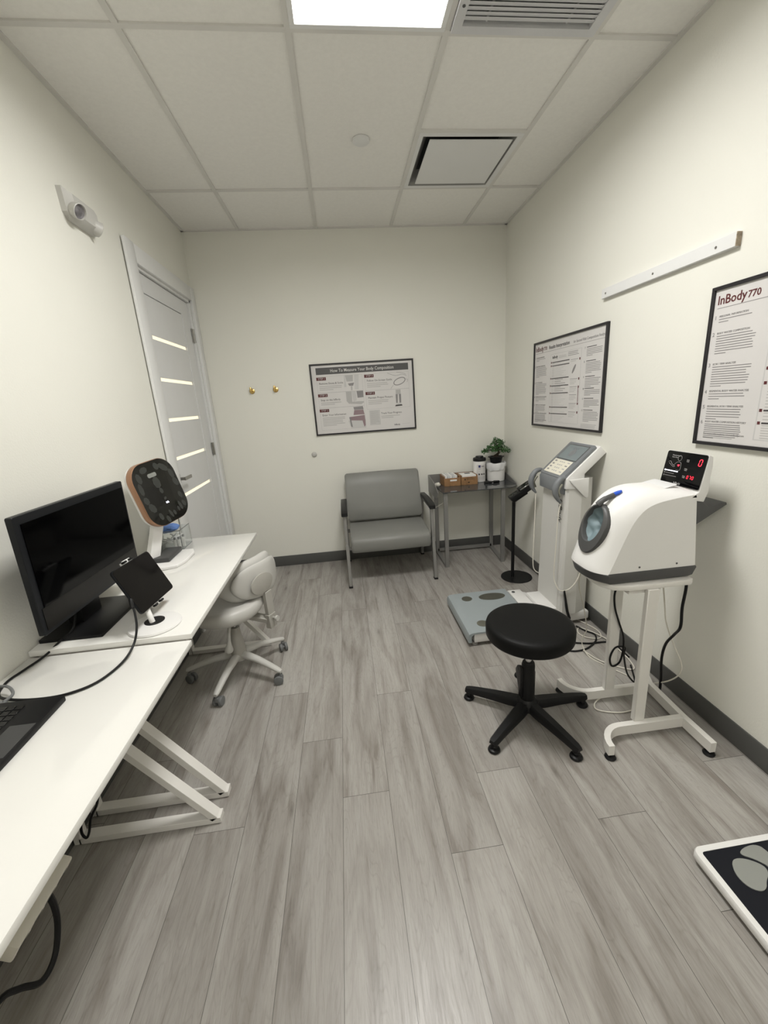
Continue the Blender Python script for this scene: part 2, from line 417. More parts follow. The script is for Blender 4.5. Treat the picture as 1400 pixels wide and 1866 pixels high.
for k in range(len(zs)):
    top = zs[k] - (.011 if k else 0); bot = (zs[k + 1] + .011) if k + 1 < len(zs) else .22
    mb.box(M_door, XBk, XF - .004, ys0, ys1, bot, top, .0015, 1)
mb.box(M_door, XBk, XF, ys0, ys1, .006, .215, .0015, 1)
struct('door_panel', mb, door)
for k, z in enumerate(SL):
    struct('glass_slit', MB().box(M_slit, XBk + .004, XF - .008, ys0, ys1 - .022, z - .011, z + .011), door)
for z0 in (2.03, 1.128, .2):
    mb = MB(); mb.cyl(M_nickel, (-.006, a1 + .006, z0), (-.006, a1 + .006, z0 + .105), .007, seg=10).box(M_nickel, -.014, -.008, a1 - .02, a1 + .004, z0, z0 + .105)
    struct('hinge', mb, door)
mb = MB(); mb.box(M_nickel, XF, XF + .008, -.985, -.925, 1.035, 1.095, .002).cyl(M_nickel, (XF, -.955, 1.065), (XF + .05, -.955, 1.065), .011)
mb.beam(M_nickel, (XF + .05, -.965, 1.065), (XF + .05, -.845, 1.065), .022, .010, V((0, 0, 1)))
struct('door_handle', mb, door)

# ---------------------------------------------------- ceiling fittings
t = thing('ceiling_light', 'bright square white light panel in the ceiling', 'ceiling light', (1.348, -2.162, H))
def panel(t, x0, x1, y0, y1):
    mb = MB(); e = .009
    for a in ((x0 + e, x1 - e, y0 + e, y0 + e + .02), (x0 + e, x1 - e, y1 - e - .02, y1 - e), (x0 + e, x0 + e + .02, y0 + e + .02, y1 - e - .02), (x1 - e - .02, x1 - e, y0 + e + .02, y1 - e - .02)):
        mb.box(M_trim, *a, H - .004, H + .03, .001, 1)
    obj('frame', mb, t)
    obj('diffuser', MB().box(M_panel, x0 + e + .01, x1 - e - .01, y0 + e + .01, y1 - e - .01, H, H + .02), t)
panel(t, GX[1], GX[2], -2.4668, -1.8572)
t = thing('ceiling_light', 'square white light panel in the ceiling behind the camera', 'ceiling light', (1.348, -4.6, H))
panel(t, GX[1], GX[2], -4.9052, -4.2956)
# return grille
x0, x1, y0, y1 = GX[2] + .014, GX[3] - .014, -2.4528, -1.872
t = thing('return_air_grille', 'grey louvred return air grille set beside the light panel', 'air vent', ((x0 + x1) / 2, -2.16, H))
mb = MB(); fw = .035; zd = H - .012
for a in ((x0, x1, y0, y0 + fw), (x0, x1, y1 - fw, y1), (x0, x0 + fw, y0 + fw, y1 - fw), (x1 - fw, x1, y0 + fw, y1 - fw)): mb.box(M_grille, *a, zd, zd + .02)
obj('frame', mb, t)
mb = MB(); y = y0 + fw + .012
while y < y1 - fw - .012:
    mb.box(M_grille, x0 + fw, x1 - fw, -.0105, .0105, -.0012, .0012, M=Matrix.Translation((0, y, zd + .006)) @ Matrix.Rotation(radians(16), 4, 'X')); y += .0205
for x in (x0 + .13, x1 - .13): mb.box(M_grille, x - .004, x + .004, y0 + fw, y1 - fw, zd + .016, zd + .02)
obj('louvres', mb, t)
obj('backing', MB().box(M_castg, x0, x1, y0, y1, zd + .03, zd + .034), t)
for y in (y0 + .1, y1 - .12): obj('screw', MB().cyl(M_dgrey, (x0 + .018, y, zd - .002), (x0 + .018, y, zd + .004), .006, seg=10), t)
# supply diffuser
x0, x1, y0, y1 = GX[2] + .012, GX[3] - .012, -1.2356, -.650; cx, cy = (x0 + x1) / 2 , (y0 + y1) / 2
M_cone = mat('diffuser_cone', (.30, .295, .28, 1), .6)
t = thing('supply_air_diffuser', 'square white ceiling air diffuser with hanging centre plate', 'air vent', (cx, cy, H))
mb = MB(); q = .028
ox0, ox1, oy0, oy1 = x0 + q - .004, x1 - q - .004, y0 + q, y1 - q + .004
for a in ((x0, x1, y0, oy0), (x0, x1, oy1, y1), (x0, ox0, oy0, oy1), (ox1, x1, oy0, oy1)): mb.box(M_trim, *a, H - .003, H + .004, .001, 1)
mm = .05   # flared cone
for (A, B_) in (((ox0, oy0), (ox1, oy0)), ((ox1, oy0), (ox1, oy1)), ((ox1, oy1), (ox0, oy1)), ((ox0, oy1), (ox0, oy0))):
    sh = lambda p: (p[0] + (mm if p[0] < cx else -mm), p[1] + (mm if p[1] < cy else -mm), H + .07)
    mb.quad(M_cone, (*A, H), (*B_, H), sh(B_), sh(A))
obj('frame', mb, t)
obj('duct', MB().box(M_void, x0, x1, y0, y1, H + .07, H + .075), t)
obj('centre_plate', MB().box(M_trim, 1.728, 2.200, -1.190, -.716, H - .010, H - .004, .002, 1), t)
tag = obj('sprinkler_cover', MB().cyl(M_trim, (1.353, -1.17, H - .008), (1.353, -1.17, H + .006), .046, seg=36, bev=.003), None, 'small round white sprinkler cover on the ceiling tile', 'sprinkler cover')

# ---------------------------------------------------- wall things
# emergency light
t = thing('emergency_light', 'white twin-head emergency light high on the left wall', 'emergency light', (0, -1.5, 2.39))
mb = MB()
out = [(-1.66, 2.452), (-1.44, 2.452), (-1.42, 2.43), (-1.42, 2.345), (-1.435, 2.335), (-1.62, 2.335), (-1.652, 2.36)]
inn = [(-1.648, 2.436), (-1.47, 2.436), (-1.448, 2.42), (-1.448, 2.358), (-1.458, 2.350), (-1.60, 2.350), (-1.632, 2.365)]
mb.loft(M_vw, [[(0, y, z) for y, z in out], [(.022, y, z) for y, z in out], [(.05, y * .93 + -1.51 * .07, z * .85 + 2.39 * .15) for y, z in inn]])
obj('housing', mb, t)
obj('charge_led', MB().sphere(M_ledd, (.049, -1.475, 2.365), .004), t)
for hc, hd in (((.044, -1.625, 2.372), V((.80, -.22, -.35))), ((.034, -1.462, 2.365), V((.55, .70, -.30)))):
    hd.normalize(); c = V(hc); mb = MB()
    MM = Matrix.Translation(c) @ rot_to(V((0, 0, 1)), hd).to_4x4()
    mb.lathe(M_vw, [(0, -.015), (.026, -.015), (.031, 0), (.033, .022), (.030, .024), (.028, .018), (.027, .004), (0, .004)], MM)
    h = obj('lamp_head', mb, t)
    mb = MB(); mb.lathe(M_lens, [(.0275, .0175), (.022, .011), (.012, .013), (0, .018)], MM); obj('reflector', mb, h)
obj('test_button', MB().cyl(M_dgrey, (.045, -1.445, 2.352), (.052, -1.445, 2.350), .003, seg=8), t)
# hooks
def hook(x, z, label):
    t = thing('wall_hook', label, 'wall hook', (x, 0, z), 'brass hooks on the back wall')
    obj('backplate', MB().lathe(M_brass, [(0, 0), (.022, 0), (.0225, .004), (.020, .006), (0, .0065)], frame_M((x, 0, z - .004), (1, 0, 0), (0, 0, 1)) @ Matrix.Rotation(0, 4, 'X')), t)
    mb = MB(); mb.cyl(M_brass, (x, 0, z), (x - .004, -.034, z + .003), .007, seg=14).cyl(M_brass, (x - .006, -.034, z + .028), (x - .004, -.036, z - .012), .0085, seg=14, bev=.002)
    obj('peg', mb, t)
hook(.366, 1.640, 'round brass wall hook nearer the door'); hook(.567, 1.642, 'round brass wall hook nearer the poster')
obj('wall_bumper', MB().lathe(M_vw, [(0, 0), (.022, 0), (.024, .006), (.019, .016), (.010, .022), (0, .023)], frame_M((.836, 0, 1.054), (1, 0, 0), (0, 0, 1))), None, 'small round white bumper low on the back wall under the poster', 'wall bumper')
# rail on right wall
t = thing('wall_rail', 'white wooden rail screwed high on the right wall', 'rail', (W, -1.87, 1.99))
mb = MB().box(M_trim, W - .022, W, -2.285, -1.463, 1.962, 2.012, .0015, 1); obj('board', mb, t)
mb = MB().box(M_raw, W - .0215, W - .001, -2.2865, -2.284, 1.963, 2.011); obj('cut_end', mb, t, 'bare rough sawn end of the rail')
for y in (-1.50, -1.86, -2.2): obj('screw', MB().cyl(M_nickel, (W - .024, y, 1.985), (W - .021, y, 1.985), .005, seg=10), t)

# posters -------------------------------------------------------------
PWd, PHt = .914, .610
def bars(mb, m, x, y, w, n, dy, h, M, seed=0, last=.6):
    rnd = random.Random(seed)
    for i in range(n):
        ww = w * (last if i == n - 1 else rnd.uniform(.88, 1))
        mb.box(m, x, x + ww, y - i * dy - h, y - i * dy, 0, .0005, M=M)
def poster(label, M, paint):
    """M: local x right, y up, z out; origin at centre of the poster"""
    t = thing('framed_poster', label, 'poster', M.translation)
    mb = MB(); f = .013
    w2, h2 = PWd / 2, PHt / 2
    for a in ((-w2, w2, -h2, -h2 + f), (-w2, w2, h2 - f, h2), (-w2, -w2 + f, -h2 + f, h2 - f), (w2 - f, w2, -h2 + f, h2 - f)): mb.box(M_pframe, *a, 0, .018, .001, 1, M)
    obj('frame', mb, t)
    MM = M @ Matrix.Translation((0, 0, .009)); mb = MB().box(M_paper, -w2 + f, w2 - f, -h2 + f, h2 - f, -.004, 0, M=MM)
    paint(mb, MM); obj('printed_sheet', mb, t)
def p_measure(mb, M):
    mb.box(M_hdr, -.405, .410, .215, .272, 0, .0004, M=M)
    text(mb, M_paper, 'How To Measure Your Body Composition', .0375, 0, .231, M, .0006, 'CENTER', .86, off=.0003)
    def outline(x0, x1, y0, y1):
        e = .0015
        for a in ((x0, x1, y0, y0 + e), (x0, x1, y1 - e, y1), (x0, x0 + e, y0, y1), (x1 - e, x1, y0, y1)): mb.box(M_ink3, *a, 0, .0004, M=M)
    steps = [(-.405, .195, 'STEP 1', 'Remove Shoes & Socks', 3), (-.405, .055, 'STEP 2', 'Step on the InBody', 2), (-.405, -.075, 'STEP 3', 'Enter Your Information', 6),
             (.015, .195, 'STEP 4', 'Follow On-Screen Guide', 3), (.015, .048, 'STEP 5', 'Maintain Proper Posture', 3)]
    for (x0, x1, y0, y1) in ((-.405, -.005, .062, .20), (-.405, -.005, -.068, .062), (-.405, -.005, -.262, -.068), (.015, .410, .055, .20), (.015, .410, -.105, .055)): outline(x0, x1, y0, y1)
    for i, (x, y, s, h, n) in enumerate(steps):
        mb.box(M_red, x - .002, x + .082, y - .028, y - .002, 0, .0006, .0002, 1, M)
        text(mb, M_ink4, s, .021, x + .014, y - .021, M, .0009)
        text(mb, M_ink, h, .0235, x + .018, y - .062, M, .0006, sx=.95)
        bars(mb, M_ink3, x + .018, y - .076, .20, n, .0145 if n < 5 else .0135, .0055, M, i)
    # step 1 picture: bare feet on a floor
    def poly(m, pts, z=.0005): mb.prism(m, pts, z, M)
    poly(M_ink3, [(-.155, .198), (-.085, .198), (-.09, .145), (-.145, .145)]); poly(M_ink2, [(-.135, .128), (-.08, .134), (-.09, .108), (-.125, .108)])
    poly(M_ink4, [(-.165, .198), (-.155, .198), (-.15, .10), (-.17, .10)]); poly(M_ink4, [(-.075, .198), (-.035, .198), (-.045, .075), (-.08, .075)])
    poly(M_ink3, [(-.112, .105), (-.098, .105), (-.10, .07), (-.112, .07)])
    # step 2 picture
    poly(M_ink3, [(-.16, .06), (-.11, .06), (-.11, -.04), (-.14, -.045), (-.16, -.02)]); poly(M_ink2, [(-.065, .06), (-.007, .06), (-.007, .005), (-.06, .002)], .0006)
    poly(M_ink3, [(-.13, -.045), (-.03, -.055), (-.007, -.04), (-.007, -.03), (-.05, -.028), (-.11, -.03)], .0006); poly(M_ink4, [(-.108, .06), (-.07, .06), (-.07, -.02), (-.10, -.03)])
    # step 3 picture: console
    poly(M_ink4, [(-.16, -.19), (-.007, -.19), (-.007, -.260), (-.14, -.260)]); poly(M_ink2, [(-.105, -.075), (-.02, -.072), (-.015, -.10), (-.10, -.10)], .0006)
    poly(M_rose, [(-.10, -.102), (-.018, -.102), (-.01, -.145), (-.11, -.145)], .0006); poly(M_rose, [(-.145, -.160), (-.01, -.150), (-.007, -.20), (-.135, -.19)], .0008)
    poly(M_ink2, [(-.15, -.16), (-.138, -.16), (-.125, -.25), (-.14, -.245)], .0008); poly(M_rose, [(-.035, -.19), (-.007, -.19), (-.007, -.24), (-.02, -.255)], .0009)
    # step 4 picture: hand on an oval grip
    E1, E2 = ell(.058, .030, 24, .325, .120, .35), ell(.050, .023, 24, .325, .120, .35)
    for i in range(24): poly(M_ink2, [E1[i], E1[(i + 1) % 24], E2[(i + 1) % 24], E2[i]], .0006)
    for P in ([(.22, .195), (.29, .17), (.35, .178), (.39, .165)], [(.30, .198), (.36, .188), (.385, .175)], [(.27, .09), (.25, .07), (.245, .06)], [(.385, .135), (.40, .13), (.395, .11)]):
        mb.tube(M_ink2, [M @ V((x, y, .0006)) for x, y in P], .0012, 5, 4)
    # step 5 picture: figure
    poly(M_ink3, [(.285, .05), (.33, .05), (.33, .01), (.285, .01)]); poly(M_ink2, [(.283, .01), (.303, .01), (.298, -.065), (.284, -.065)], .0006); poly(M_ink2, [(.312, .01), (.332, .01), (.330, -.065), (.314, -.065)], .0006)
    poly(M_ink4, [(.285, -.065), (.33, -.065), (.335, -.09), (.28, -.09)]); poly(M_ink, [(.272, -.095), (.34, -.092), (.335, -.080), (.28, -.082)], .0008)
    # progress sheet
    outline(.035, .130, -.245, -.115); poly(M_ink4, [(.036, -.116), (.129, -.116), (.129, -.244), (.036, -.244)], .0003)
    bars(mb, M_ink3, .042, -.125, .08, 10, .0115, .004, M, 5)
    text(mb, M_ink, 'Track Your Progress', .0235, .140, -.155, M, .0006, sx=.95); bars(mb, M_ink3, .140, -.17, .185, 2, .0145, .0055, M, 9)
    text(mb, M_ink, 'InBody', .019, .255, -.262, M, .0006, off=.0003)
    bars(mb, M_ink4, .33, -.250, .07, 1, .01, .003, M, 2, 1)
poster('black-framed poster of measuring steps on the back wall above the armchair', frame_M((1.332, -.0005, 1.526), (1, -.004, .006), (0, 0, 1)), p_measure)
def p_result(mb, M):
    """results sheet poster"""
    text(mb, M_red, 'InBody', .046, -.432, .238, M, .0006, off=.0006, sx=.95); text(mb, M_red, '770', .034, -.305, .238, M, .0006, off=.0005)
    text(mb, M_ink, 'Results Interpretation', .034, -.225, .238, M, .0006, off=.0003, sx=.92); text(mb, M_ink2, 'for Second-Visit Composition Analysis', .024, .10, .238, M, .0006, sx=.92)
    mb.box(M_ink2, -.43, .44, .2235, .2255, 0, .0005, M=M)
    secs = [('PERSONAL INFORMATION', 2, .19), ('BODY WATER COMPOSITION', 8, .128), ('ECW / TBW ANALYSIS', 9, .012), ('SEGMENTAL BODY WATER ANALYSIS', 3, -.092), ('SEGMENTAL ECW / TBW ANALYSIS', 5, -.152), ('BODY WATER COMPOSITION HISTORY', 8, -.218 + .005)]
    for i, (h, n, y) in enumerate(secs):
        text(mb, M_ink2, str(i + 1), .021, -.436, y - .006, M, .0006); text(mb, M_ink2, h, .0105, -.415, y, M, .0006, sx=.98)
        dy = .0098 if n < 8 else (.0092 if i < 3 else .0078)
        bars(mb, M_ink2, -.415, y - .006, .168 if i else .14, n, dy, .0030, M, i, .3)
    for i, (n, y) in enumerate(((5, .19), (7, .11), (6, .02), (4, -.05), (5, -.11), (7, -.18))):
        text(mb, M_ink2, str(i + 7), .017, .232, y - .004, M, .0006); bars(mb, M_ink, .255, y + .006, .10, 1, .01, .004, M, i, 1)
        bars(mb, M_ink2, .255, y - .006, .16, n, .0094, .0032, M, i + 20, .4)
    # sheet
    mb.box(M_ink4, -.195, .20, -.270, .200, 0, .0003, M=M); mb.box(M_paper, -.19, .195, -.266, .197, 0, .0004, M=M)
    text(mb, M_ink, 'InBody', .026, -.170, .168, M, .0007, off=.0005); bars(mb, M_ink2, .04, .19, .13, 3, .010, .0035, M, 4, 1); bars(mb, M_ink3, -.08, .178, .10, 2, .009, .0035, M, 6, 1)
    y = .145
    for i, (n, st) in enumerate(((1, .015), (7, .0125), (3, .0155), (3, .0155), (8, .0125), (3, .0135), (6, .0105))):
        mb.box(M_ink, -.172, .06, y - .006, y, 0, .0007, M=M); mb.box(M_red, -.188, -.177, y - .008, y + .003, 0, .0008, M=M)
        for k in range(n):
            yy = y - .010 - k * st * .86; mb.box(M_ink3, -.170, -.135, yy - .003, yy, 0, .0006, M=M)
            mb.box(M_ink2 if i in (2, 3) else M_ink4, -.125, -.125 + .17 * (.45 + .5 * ((k * 37 + i * 17) % 10) / 10), yy - .0035, yy, 0, .0006, M=M)
        y -= .010 + n * st * .86
    for i, y in enumerate((.14, .02, -.03, -.08, -.135, -.19)):
        mb.box(M_ink2, .078, .165, y - .003, y, 0, .0007, M=M); bars(mb, M_ink3, .078, y - .010, .085, 3 if i else 1, .010, .003, M, i + 40, .7)
        if i in (0, 1, 2, 4, 5): mb.box(M_red, .178, .190, y - .01, y + .004, 0, .0009, M=M)
    mb.prism(M_ink2, ell(.034, .010, 20, .12, .08, .9), .0007, M); mb.box(M_red, .180, .186, -.128, -.04, 0, .0008, M=M)
    text(mb, M_ink2, 'For more information,  www.inbody.com', .011, -.415, -.262, M, .0006); bars(mb, M_ink3, -.415, -.272, .15, 1, .01, .003, M, 1, .9)
    bars(mb, M_ink3, .235, -.262, .17, 3, .009, .004, M, 77, .9)
poster('black-framed results poster on the right wall, the farther of two', frame_M((W - .0005, -1.075, 1.533), (0, -1, 0), (0, 0, 1)), p_result)
poster('black-framed results poster cut off at the photo edge, the nearer of two', frame_M((W - .0005, -2.662, 1.535), (0, -1, 0), (0, 0, 1)), p_result)

# ================================================================== FURNITURE
# ---- armchair
t = thing('armchair', 'grey vinyl armchair with silver legs and black arm pads at the back wall', 'armchair', (1.43, -.4, 0))
CX, XL, XR = 1.428, 1.066, 1.79
mb = MB(); prof = [(-.655, .300), (-.668, .325), (-.668, .385), (-.655, .412), (-.60, .430), (-.3, .440), (-.14, .436), (-.12, .40), (-.12, .33), (-.14, .305)]
def cushion(m, prof, x0, x1, r=.018, axis='x'):
    mb = MB(); cy = sum(p[0] for p in prof) / len(prof); cz = sum(p[1] for p in prof) / len(prof); rings = []
    for x, k in ((x0, .90), (x0 + r * .35, .965), (x0 + r, 1), ((x0 + x1) / 2, 1.012), (x1 - r, 1), (x1 - r * .35, .965), (x1, .90)):
        rings.append([(x, cy + (y - cy) * (1 - (1 - k) * .5), cz + (z - cz) * k) for y, z in prof])
    return mb.loft(m, rings)
obj('seat', cushion(M_vinylg, prof, 1.100, 1.760), t, ang=50)
n_ = V((0, -cos(radians(16)), sin(radians(16)))); u_ = V((0, sin(radians(16)), cos(radians(16))))
pr = []
for a, b_ in ((-.215, -.02), (-.20, -.034), (-.1, -.042), (.1, -.042), (.205, -.034), (.222, -.018), (.222, .012), (.205, .022), (-.2, .022), (-.215, .01)):
    p = V((0, -.165, .662)) + u_ * a - n_ * b_ * 1.0; p = V((0, -.165, .655)) + u_ * a + n_ * (-b_); pr.append((p.y, p.z))
obj('backrest', cushion(M_vinylg, pr, 1.092, 1.768, .02), t, ang=50)
for s, x in ((-1, XL), (1, XR)):
    def fr(mb, p, q): mb.beam(M_silver, p, q, .038, .026, V((0, 1, 0)), .002)
    mb = MB(); fr(mb, (x, -.655, .012), (x, -.60, .36)); fr(mb, (x, -.60, .35), (x, -.575, .615)); obj('leg', mb, t)
    mb = MB(); fr(mb, (x, -.045, .012), (x, -.10, .42)); fr(mb, (x, -.10, .41), (x, -.16, .625)); obj('leg', mb, t)
    mb = MB(); mb.beam(M_silver, (x, -.60, .33), (x, -.09, .33), .03, .022, V((0, 0, 1))).beam(M_silver, (x, -.575, .60), (x, -.16, .61), .014, .026, V((0, 0, 1))); obj('side_rail', mb, t)
    for y in (-.655, -.045): obj('foot_glide', MB().box(M_black, x - .016, x + .016, y - .022, y + .022, 0, .013, .002, 1), t)
    mb = MB(); P = [(-.62, .605), (-.615, .632), (-.57, .648), (-.35, .658), (-.16, .650), (-.13, .64), (-.14, .618), (-.35, .630), (-.56, .618)]
    mb.prism(M_black, [(p[0], p[1]) for p in P], .052, Matrix(((0, 0, 1, x - .026), (1, 0, 0, 0), (0, 1, 0, 0), (0, 0, 0, 1))), .006); obj('arm_pad', mb, t)
for y, z, a, c in ((-.12, .33, .03, .02), (-.56, .31, .02, .03)): obj('cross_rail', MB().beam(M_silver, (XL, y, z), (XR, y, z), a, c, V((0, 0, 1))), t)

# ---- side table in the corner
t = thing('side_table', 'grey metal side table with smoked glass top in the back corner', 'side table', (2.24, -.25, 0))
TX0, TX1, TY0, TY1, TZ = 1.915, 2.57, -.450, -.035, .700
for x in (1.945, 2.462):
    mb = MB(); mb.beam(M_silver, (x, -.44, .0), (x, -.44, TZ - .012), .022, .034, V((0, 1, 0))); obj('leg', mb, t)
    mb = MB(); mb.beam(M_silver, (x + (.03 if x > 2.2 else .0), -.06, .0), (x + (.03 if x > 2.2 else 0), -.06, TZ - .012), .022, .034, V((0, 1, 0))); obj('leg', mb, t)
for xa, xb in ((1.945, 1.945), (2.462, 2.492)): obj('floor_rail', MB().beam(M_silver, (xa, -.44, .011), (xb, -.06, .011), .034, .02, V((1, 0, 0))), t)
for z in (.03, TZ - .02): obj('back_rail', MB().beam(M_silver, (1.945, -.06, z), (2.492, -.06, z), .022, .03, V((0, 1, 0))), t)
mb = MB().prism(M_glassd, [(TX0, TY0 - .02), (TX1 - .04, TY0 - .02), (TX1 + .01, TY0 + .02), (TX1 + .045, TY0 + .09), (TX1 + .045, TY1), (TX0, TY1)], .008, Matrix.Translation((0, 0, TZ - .008)), .001, 1); obj('glass_top', mb, t)
mb = MB().box(M_silver, 1.88, 2.60, -.034, -.028, TZ - .01, TZ + .085, .001, 1)
mb.prism(M_silver, [(-.03, TZ + .085), (-.03, TZ - .075), (-.30, TZ - .075), (-.42, TZ - .045), (-.44, TZ - .008), (-.30, TZ + .05)], .005, Matrix(((0, 0, 1, 1.880), (1, 0, 0, 0), (0, 1, 0, 0), (0, 0, 0, 1))))
mb.prism(M_silver, [(-.03, TZ + .075), (-.03, TZ - .012), (-.38, TZ - .012), (-.36, TZ + .01), (-.2, TZ + .045)], .005, Matrix(((0, 0, 1, 2.612), (1, 0, 0, 0), (0, 1, 0, 0), (0, 0, 0, 1))))
obj('raised_rim', mb, t)

# ---- wooden boxes with leaflets
def card_box(x0, x1, y0, y1, label, glabel, white):
    t = thing('wooden_box', label, 'box', ((x0 + x1) / 2, (y0 + y1) / 2, TZ)); h = .088; e = .007
    mb = MB(); mb.box(M_wood, x0, x1, y0, y0 + e, TZ, TZ + h - .015, .001, 1).box(M_wood, x0, x1, y1 - e, y1, TZ, TZ + h, .001, 1).box(M_wood, x0, x0 + e, y0 + e, y1 - e, TZ, TZ + h, .001, 1).box(M_wood, x1 - e, x1, y0 + e, y1 - e, TZ, TZ + h, .001, 1).box(M_wood, x0 + e, x1 - e, y0 + e, y1 - e, TZ, TZ + e)
    obj('tray', mb, t)
    if white: obj('label_plate', MB().box(M_white, (x0 + x1) / 2 - .022, (x0 + x1) / 2 + .04, y0 - .0015, y0, TZ + .045, TZ + .060), t)
    else:
        mb = MB(); MM = frame_M((x0 + .05, y0 - .0002, TZ + .05), (1, 0, 0), (0, 0, 1)); bars(mb, M_bark, 0, .015, .06, 2, .012, .003, MM, 3, 1); mb.prism(M_bark, ell(.006, .008, 12, -.015, 0), .0005, MM); mb.prism(M_bark, ell(.01, .005, 12, .02, -.028), .0005, MM); obj('printed_mark', mb, t)
    return t
card_box(1.988, 2.140, -.235, -.06, 'wooden box with white label plate, left of two on the side table', '', True)
card_box(2.146, 2.300, -.235, -.06, 'wooden box with dark printed marks, right of two on the side table', '', False)
M_laminate = mat('glossy_leaflet', (.62, .64, .65, 1), .15, var=.2, vscale=14)
for k in range(5):
    x = 1.998 + k * .023
    mb = MB().box(M_laminate if k % 2 else M_white, 0, .020, 0, .150, 0, .072, .002, 1, Matrix.Translation((x, -.220, TZ + .024)) @ Matrix.Rotation(radians(2 + k % 2), 4, 'Y'))
    obj('leaflet_pack', mb, None, ('leftmost', 'second from left', 'middle', 'fourth from left', 'rightmost')[k] + ' of five leaflet packs in the left wooden box', 'leaflet pack', group='leaflet packs in the left wooden box', loc=(x, -.22, TZ + .01))
mb = MB().box(M_white, 2.158, 2.288, -.225, -.085, TZ + .012, TZ + .088, .002, 1).box(M_black, 2.205, 2.255, -.150, -.115, TZ + .088, TZ + .0895)
obj('leaflet_stack', mb, None, 'white card stack with black mark lying in the right wooden box', 'leaflet stack', loc=(2.22, -.15, TZ + .01))
# ---- wipes canister
cx, cy = 2.356, -.115
t = thing('wipes_canister', 'white wipes canister with black lid on the side table', 'canister', (cx, cy, TZ)); MT = Matrix.Translation((cx, cy, TZ))
obj('tub', MB().lathe(M_white, [(0, 0), (.053, 0), (.0562, .004), (.0565, .192), (.0545, .200), (0, .200)], MT), t)
obj('lid', MB().lathe(M_black, [(.057, .194), (.060, .196), (.0605, .212), (.057, .222), (.038, .228), (.034, .239), (0, .240)], MT), t)
mb = MB()
def wrapq(m, a0, a1, z0, z1, r=.0572, n=10):
    b = bmesh.new(); R = [[b.verts.new((r * cos(radians(a0 + (a1 - a0) * i / n)), r * sin(radians(a0 + (a1 - a0) * i / n)), z)) for i in range(n + 1)] for z in (z0, z1)]
    for i in range(n): b.faces.new((R[0][i], R[0][i + 1], R[1][i + 1], R[1][i]))
    mb.add(b, m, MT)
wrapq(M_paper, 225, 320, .012, .165); wrapq(M_navy, 243, 262, .138, .160, .0574); wrapq(M_ink, 270, 300, .145, .150, .0574); wrapq(M_ink2, 243, 262, .125, .129, .0574)
for a in (250, 275, 297): wrapq(M_ink, a - 7, a + 7, .068, .082, .0574)
for z in (.05, .04, .03): wrapq(M_ink3, 243, 310, z, z + .004, .0574)
wrapq(M_dgrey, 322, 334, .0, .165, .0574)
obj('label_wrap', mb, t)
# ---- waste bin with bag
cx, cy = 2.513, -.125; MT = Matrix.Translation((cx, cy, TZ))
t = thing('waste_bin', 'small white bin with white bag over its rim on the side table', 'bin', (cx, cy, TZ))
obj('bucket', MB().lathe(M_white, [(0, 0), (.076, 0), (.080, .003), (.084, .160), (.080, .160), (.076, .006), (0, .006)], MT), t)
mb = MB(); b = bmesh.new(); rings = []
for i, (r, z) in enumerate(((.072, .08), (.079, .158), (.087, .172), (.093, .156), (.092, .140), (.0895, .130))):
    rings.append([b.verts.new(((r + .004 * sin(9 * a + i) * (i > 1)) * cos(a), (r + .004 * sin(9 * a + i) * (i > 1)) * sin(a), z - (.03 * max(0, cos(a + 2.2)) if i > 3 else 0) + .004 * sin(5 * a + i))) for a in (2 * pi * k / 40 for k in range(40))])
for A, B_ in zip(rings, rings[1:]):
    for k in range(40): b.faces.new((A[k], A[(k + 1) % 40], B_[(k + 1) % 40], B_[k]))
mb.add(b, M_bag, MT); obj('bin_bag', mb, t)
# ---- bonsai
t = thing('bonsai', 'small green bonsai tree in black pot on top of the white bin', 'plant', (cx, cy, TZ + .165))
z0 = TZ + .165
obj('pot', MB().lathe(M_black, [(0, 0), (.050, 0), (.062, .052), (.076, .055), (.076, .061), (.058, .061), (.055, .052), (0, .052)], Matrix.Translation((cx, cy, z0)), 4 * 6, 1, .8), t)
mb = MB(); mb.sphere(M_bark, (cx, cy, z0 + .045), .042, (1, .8, .45))
mb.tube(M_bark, [(cx - .02, cy, z0 + .055), (cx + .012, cy, z0 + .075), (cx + .026, cy - .005, z0 + .095), (cx + .022, cy, z0 + .12), (cx + .0, cy, z0 + .145)], [.016, .014, .011, .008, .006], 8, 1)
tips = []
random.seed(3)
for (dx, dy, dz) in ((-.115, -.01, .115), (-.07, -.03, .15), (-.02, .01, .185), (.03, -.02, .165), (.075, .0, .135), (.10, -.02, .11), (-.04, .04, .14), (.03, .05, .14), (-.03, -.05, .125), (.05, -.05, .12), (0, 0, .15), (.035, .0, .20), (-.01, -.02, .215), (.06, .02, .18), (-.09, .02, .12)):
    q = V((cx + dx * .98, cy + dy, z0 + dz)); tips.append(q)
    mb.tube(M_bark, [(cx + .018, cy, z0 + .11), ((cx + .01 + q.x) / 2, (cy + q.y) / 2, (z0 + .125 + q.z) / 2), q], .003, 5, 3)
obj('trunk', mb, t)
mb = MB(); b = bmesh.new(); rnd = random.Random(11)
for q in tips:
    for k in range(70):
        d = V((rnd.gauss(0, 1), rnd.gauss(0, 1), rnd.gauss(0, .75))); d = d.normalized() * .036 * rnd.random() ** .4; d.z *= .65
        p = q + d + V((0, 0, -.005)); a = V((rnd.gauss(0, 1), rnd.gauss(0, 1), abs(rnd.gauss(0, 1)) + .2)).normalized(); s = a.orthogonal().normalized(); L = .013
        s = Matrix.Rotation(rnd.random() * 6.28, 3, a) @ s; nb = a.cross(s) * .0018
        v = [b.verts.new(p), b.verts.new(p + a * L * .5 + s * .0058 + nb), b.verts.new(p + a * L), b.verts.new(p + a * L * .5 - s * .0058 + nb)]; b.faces.new(v)
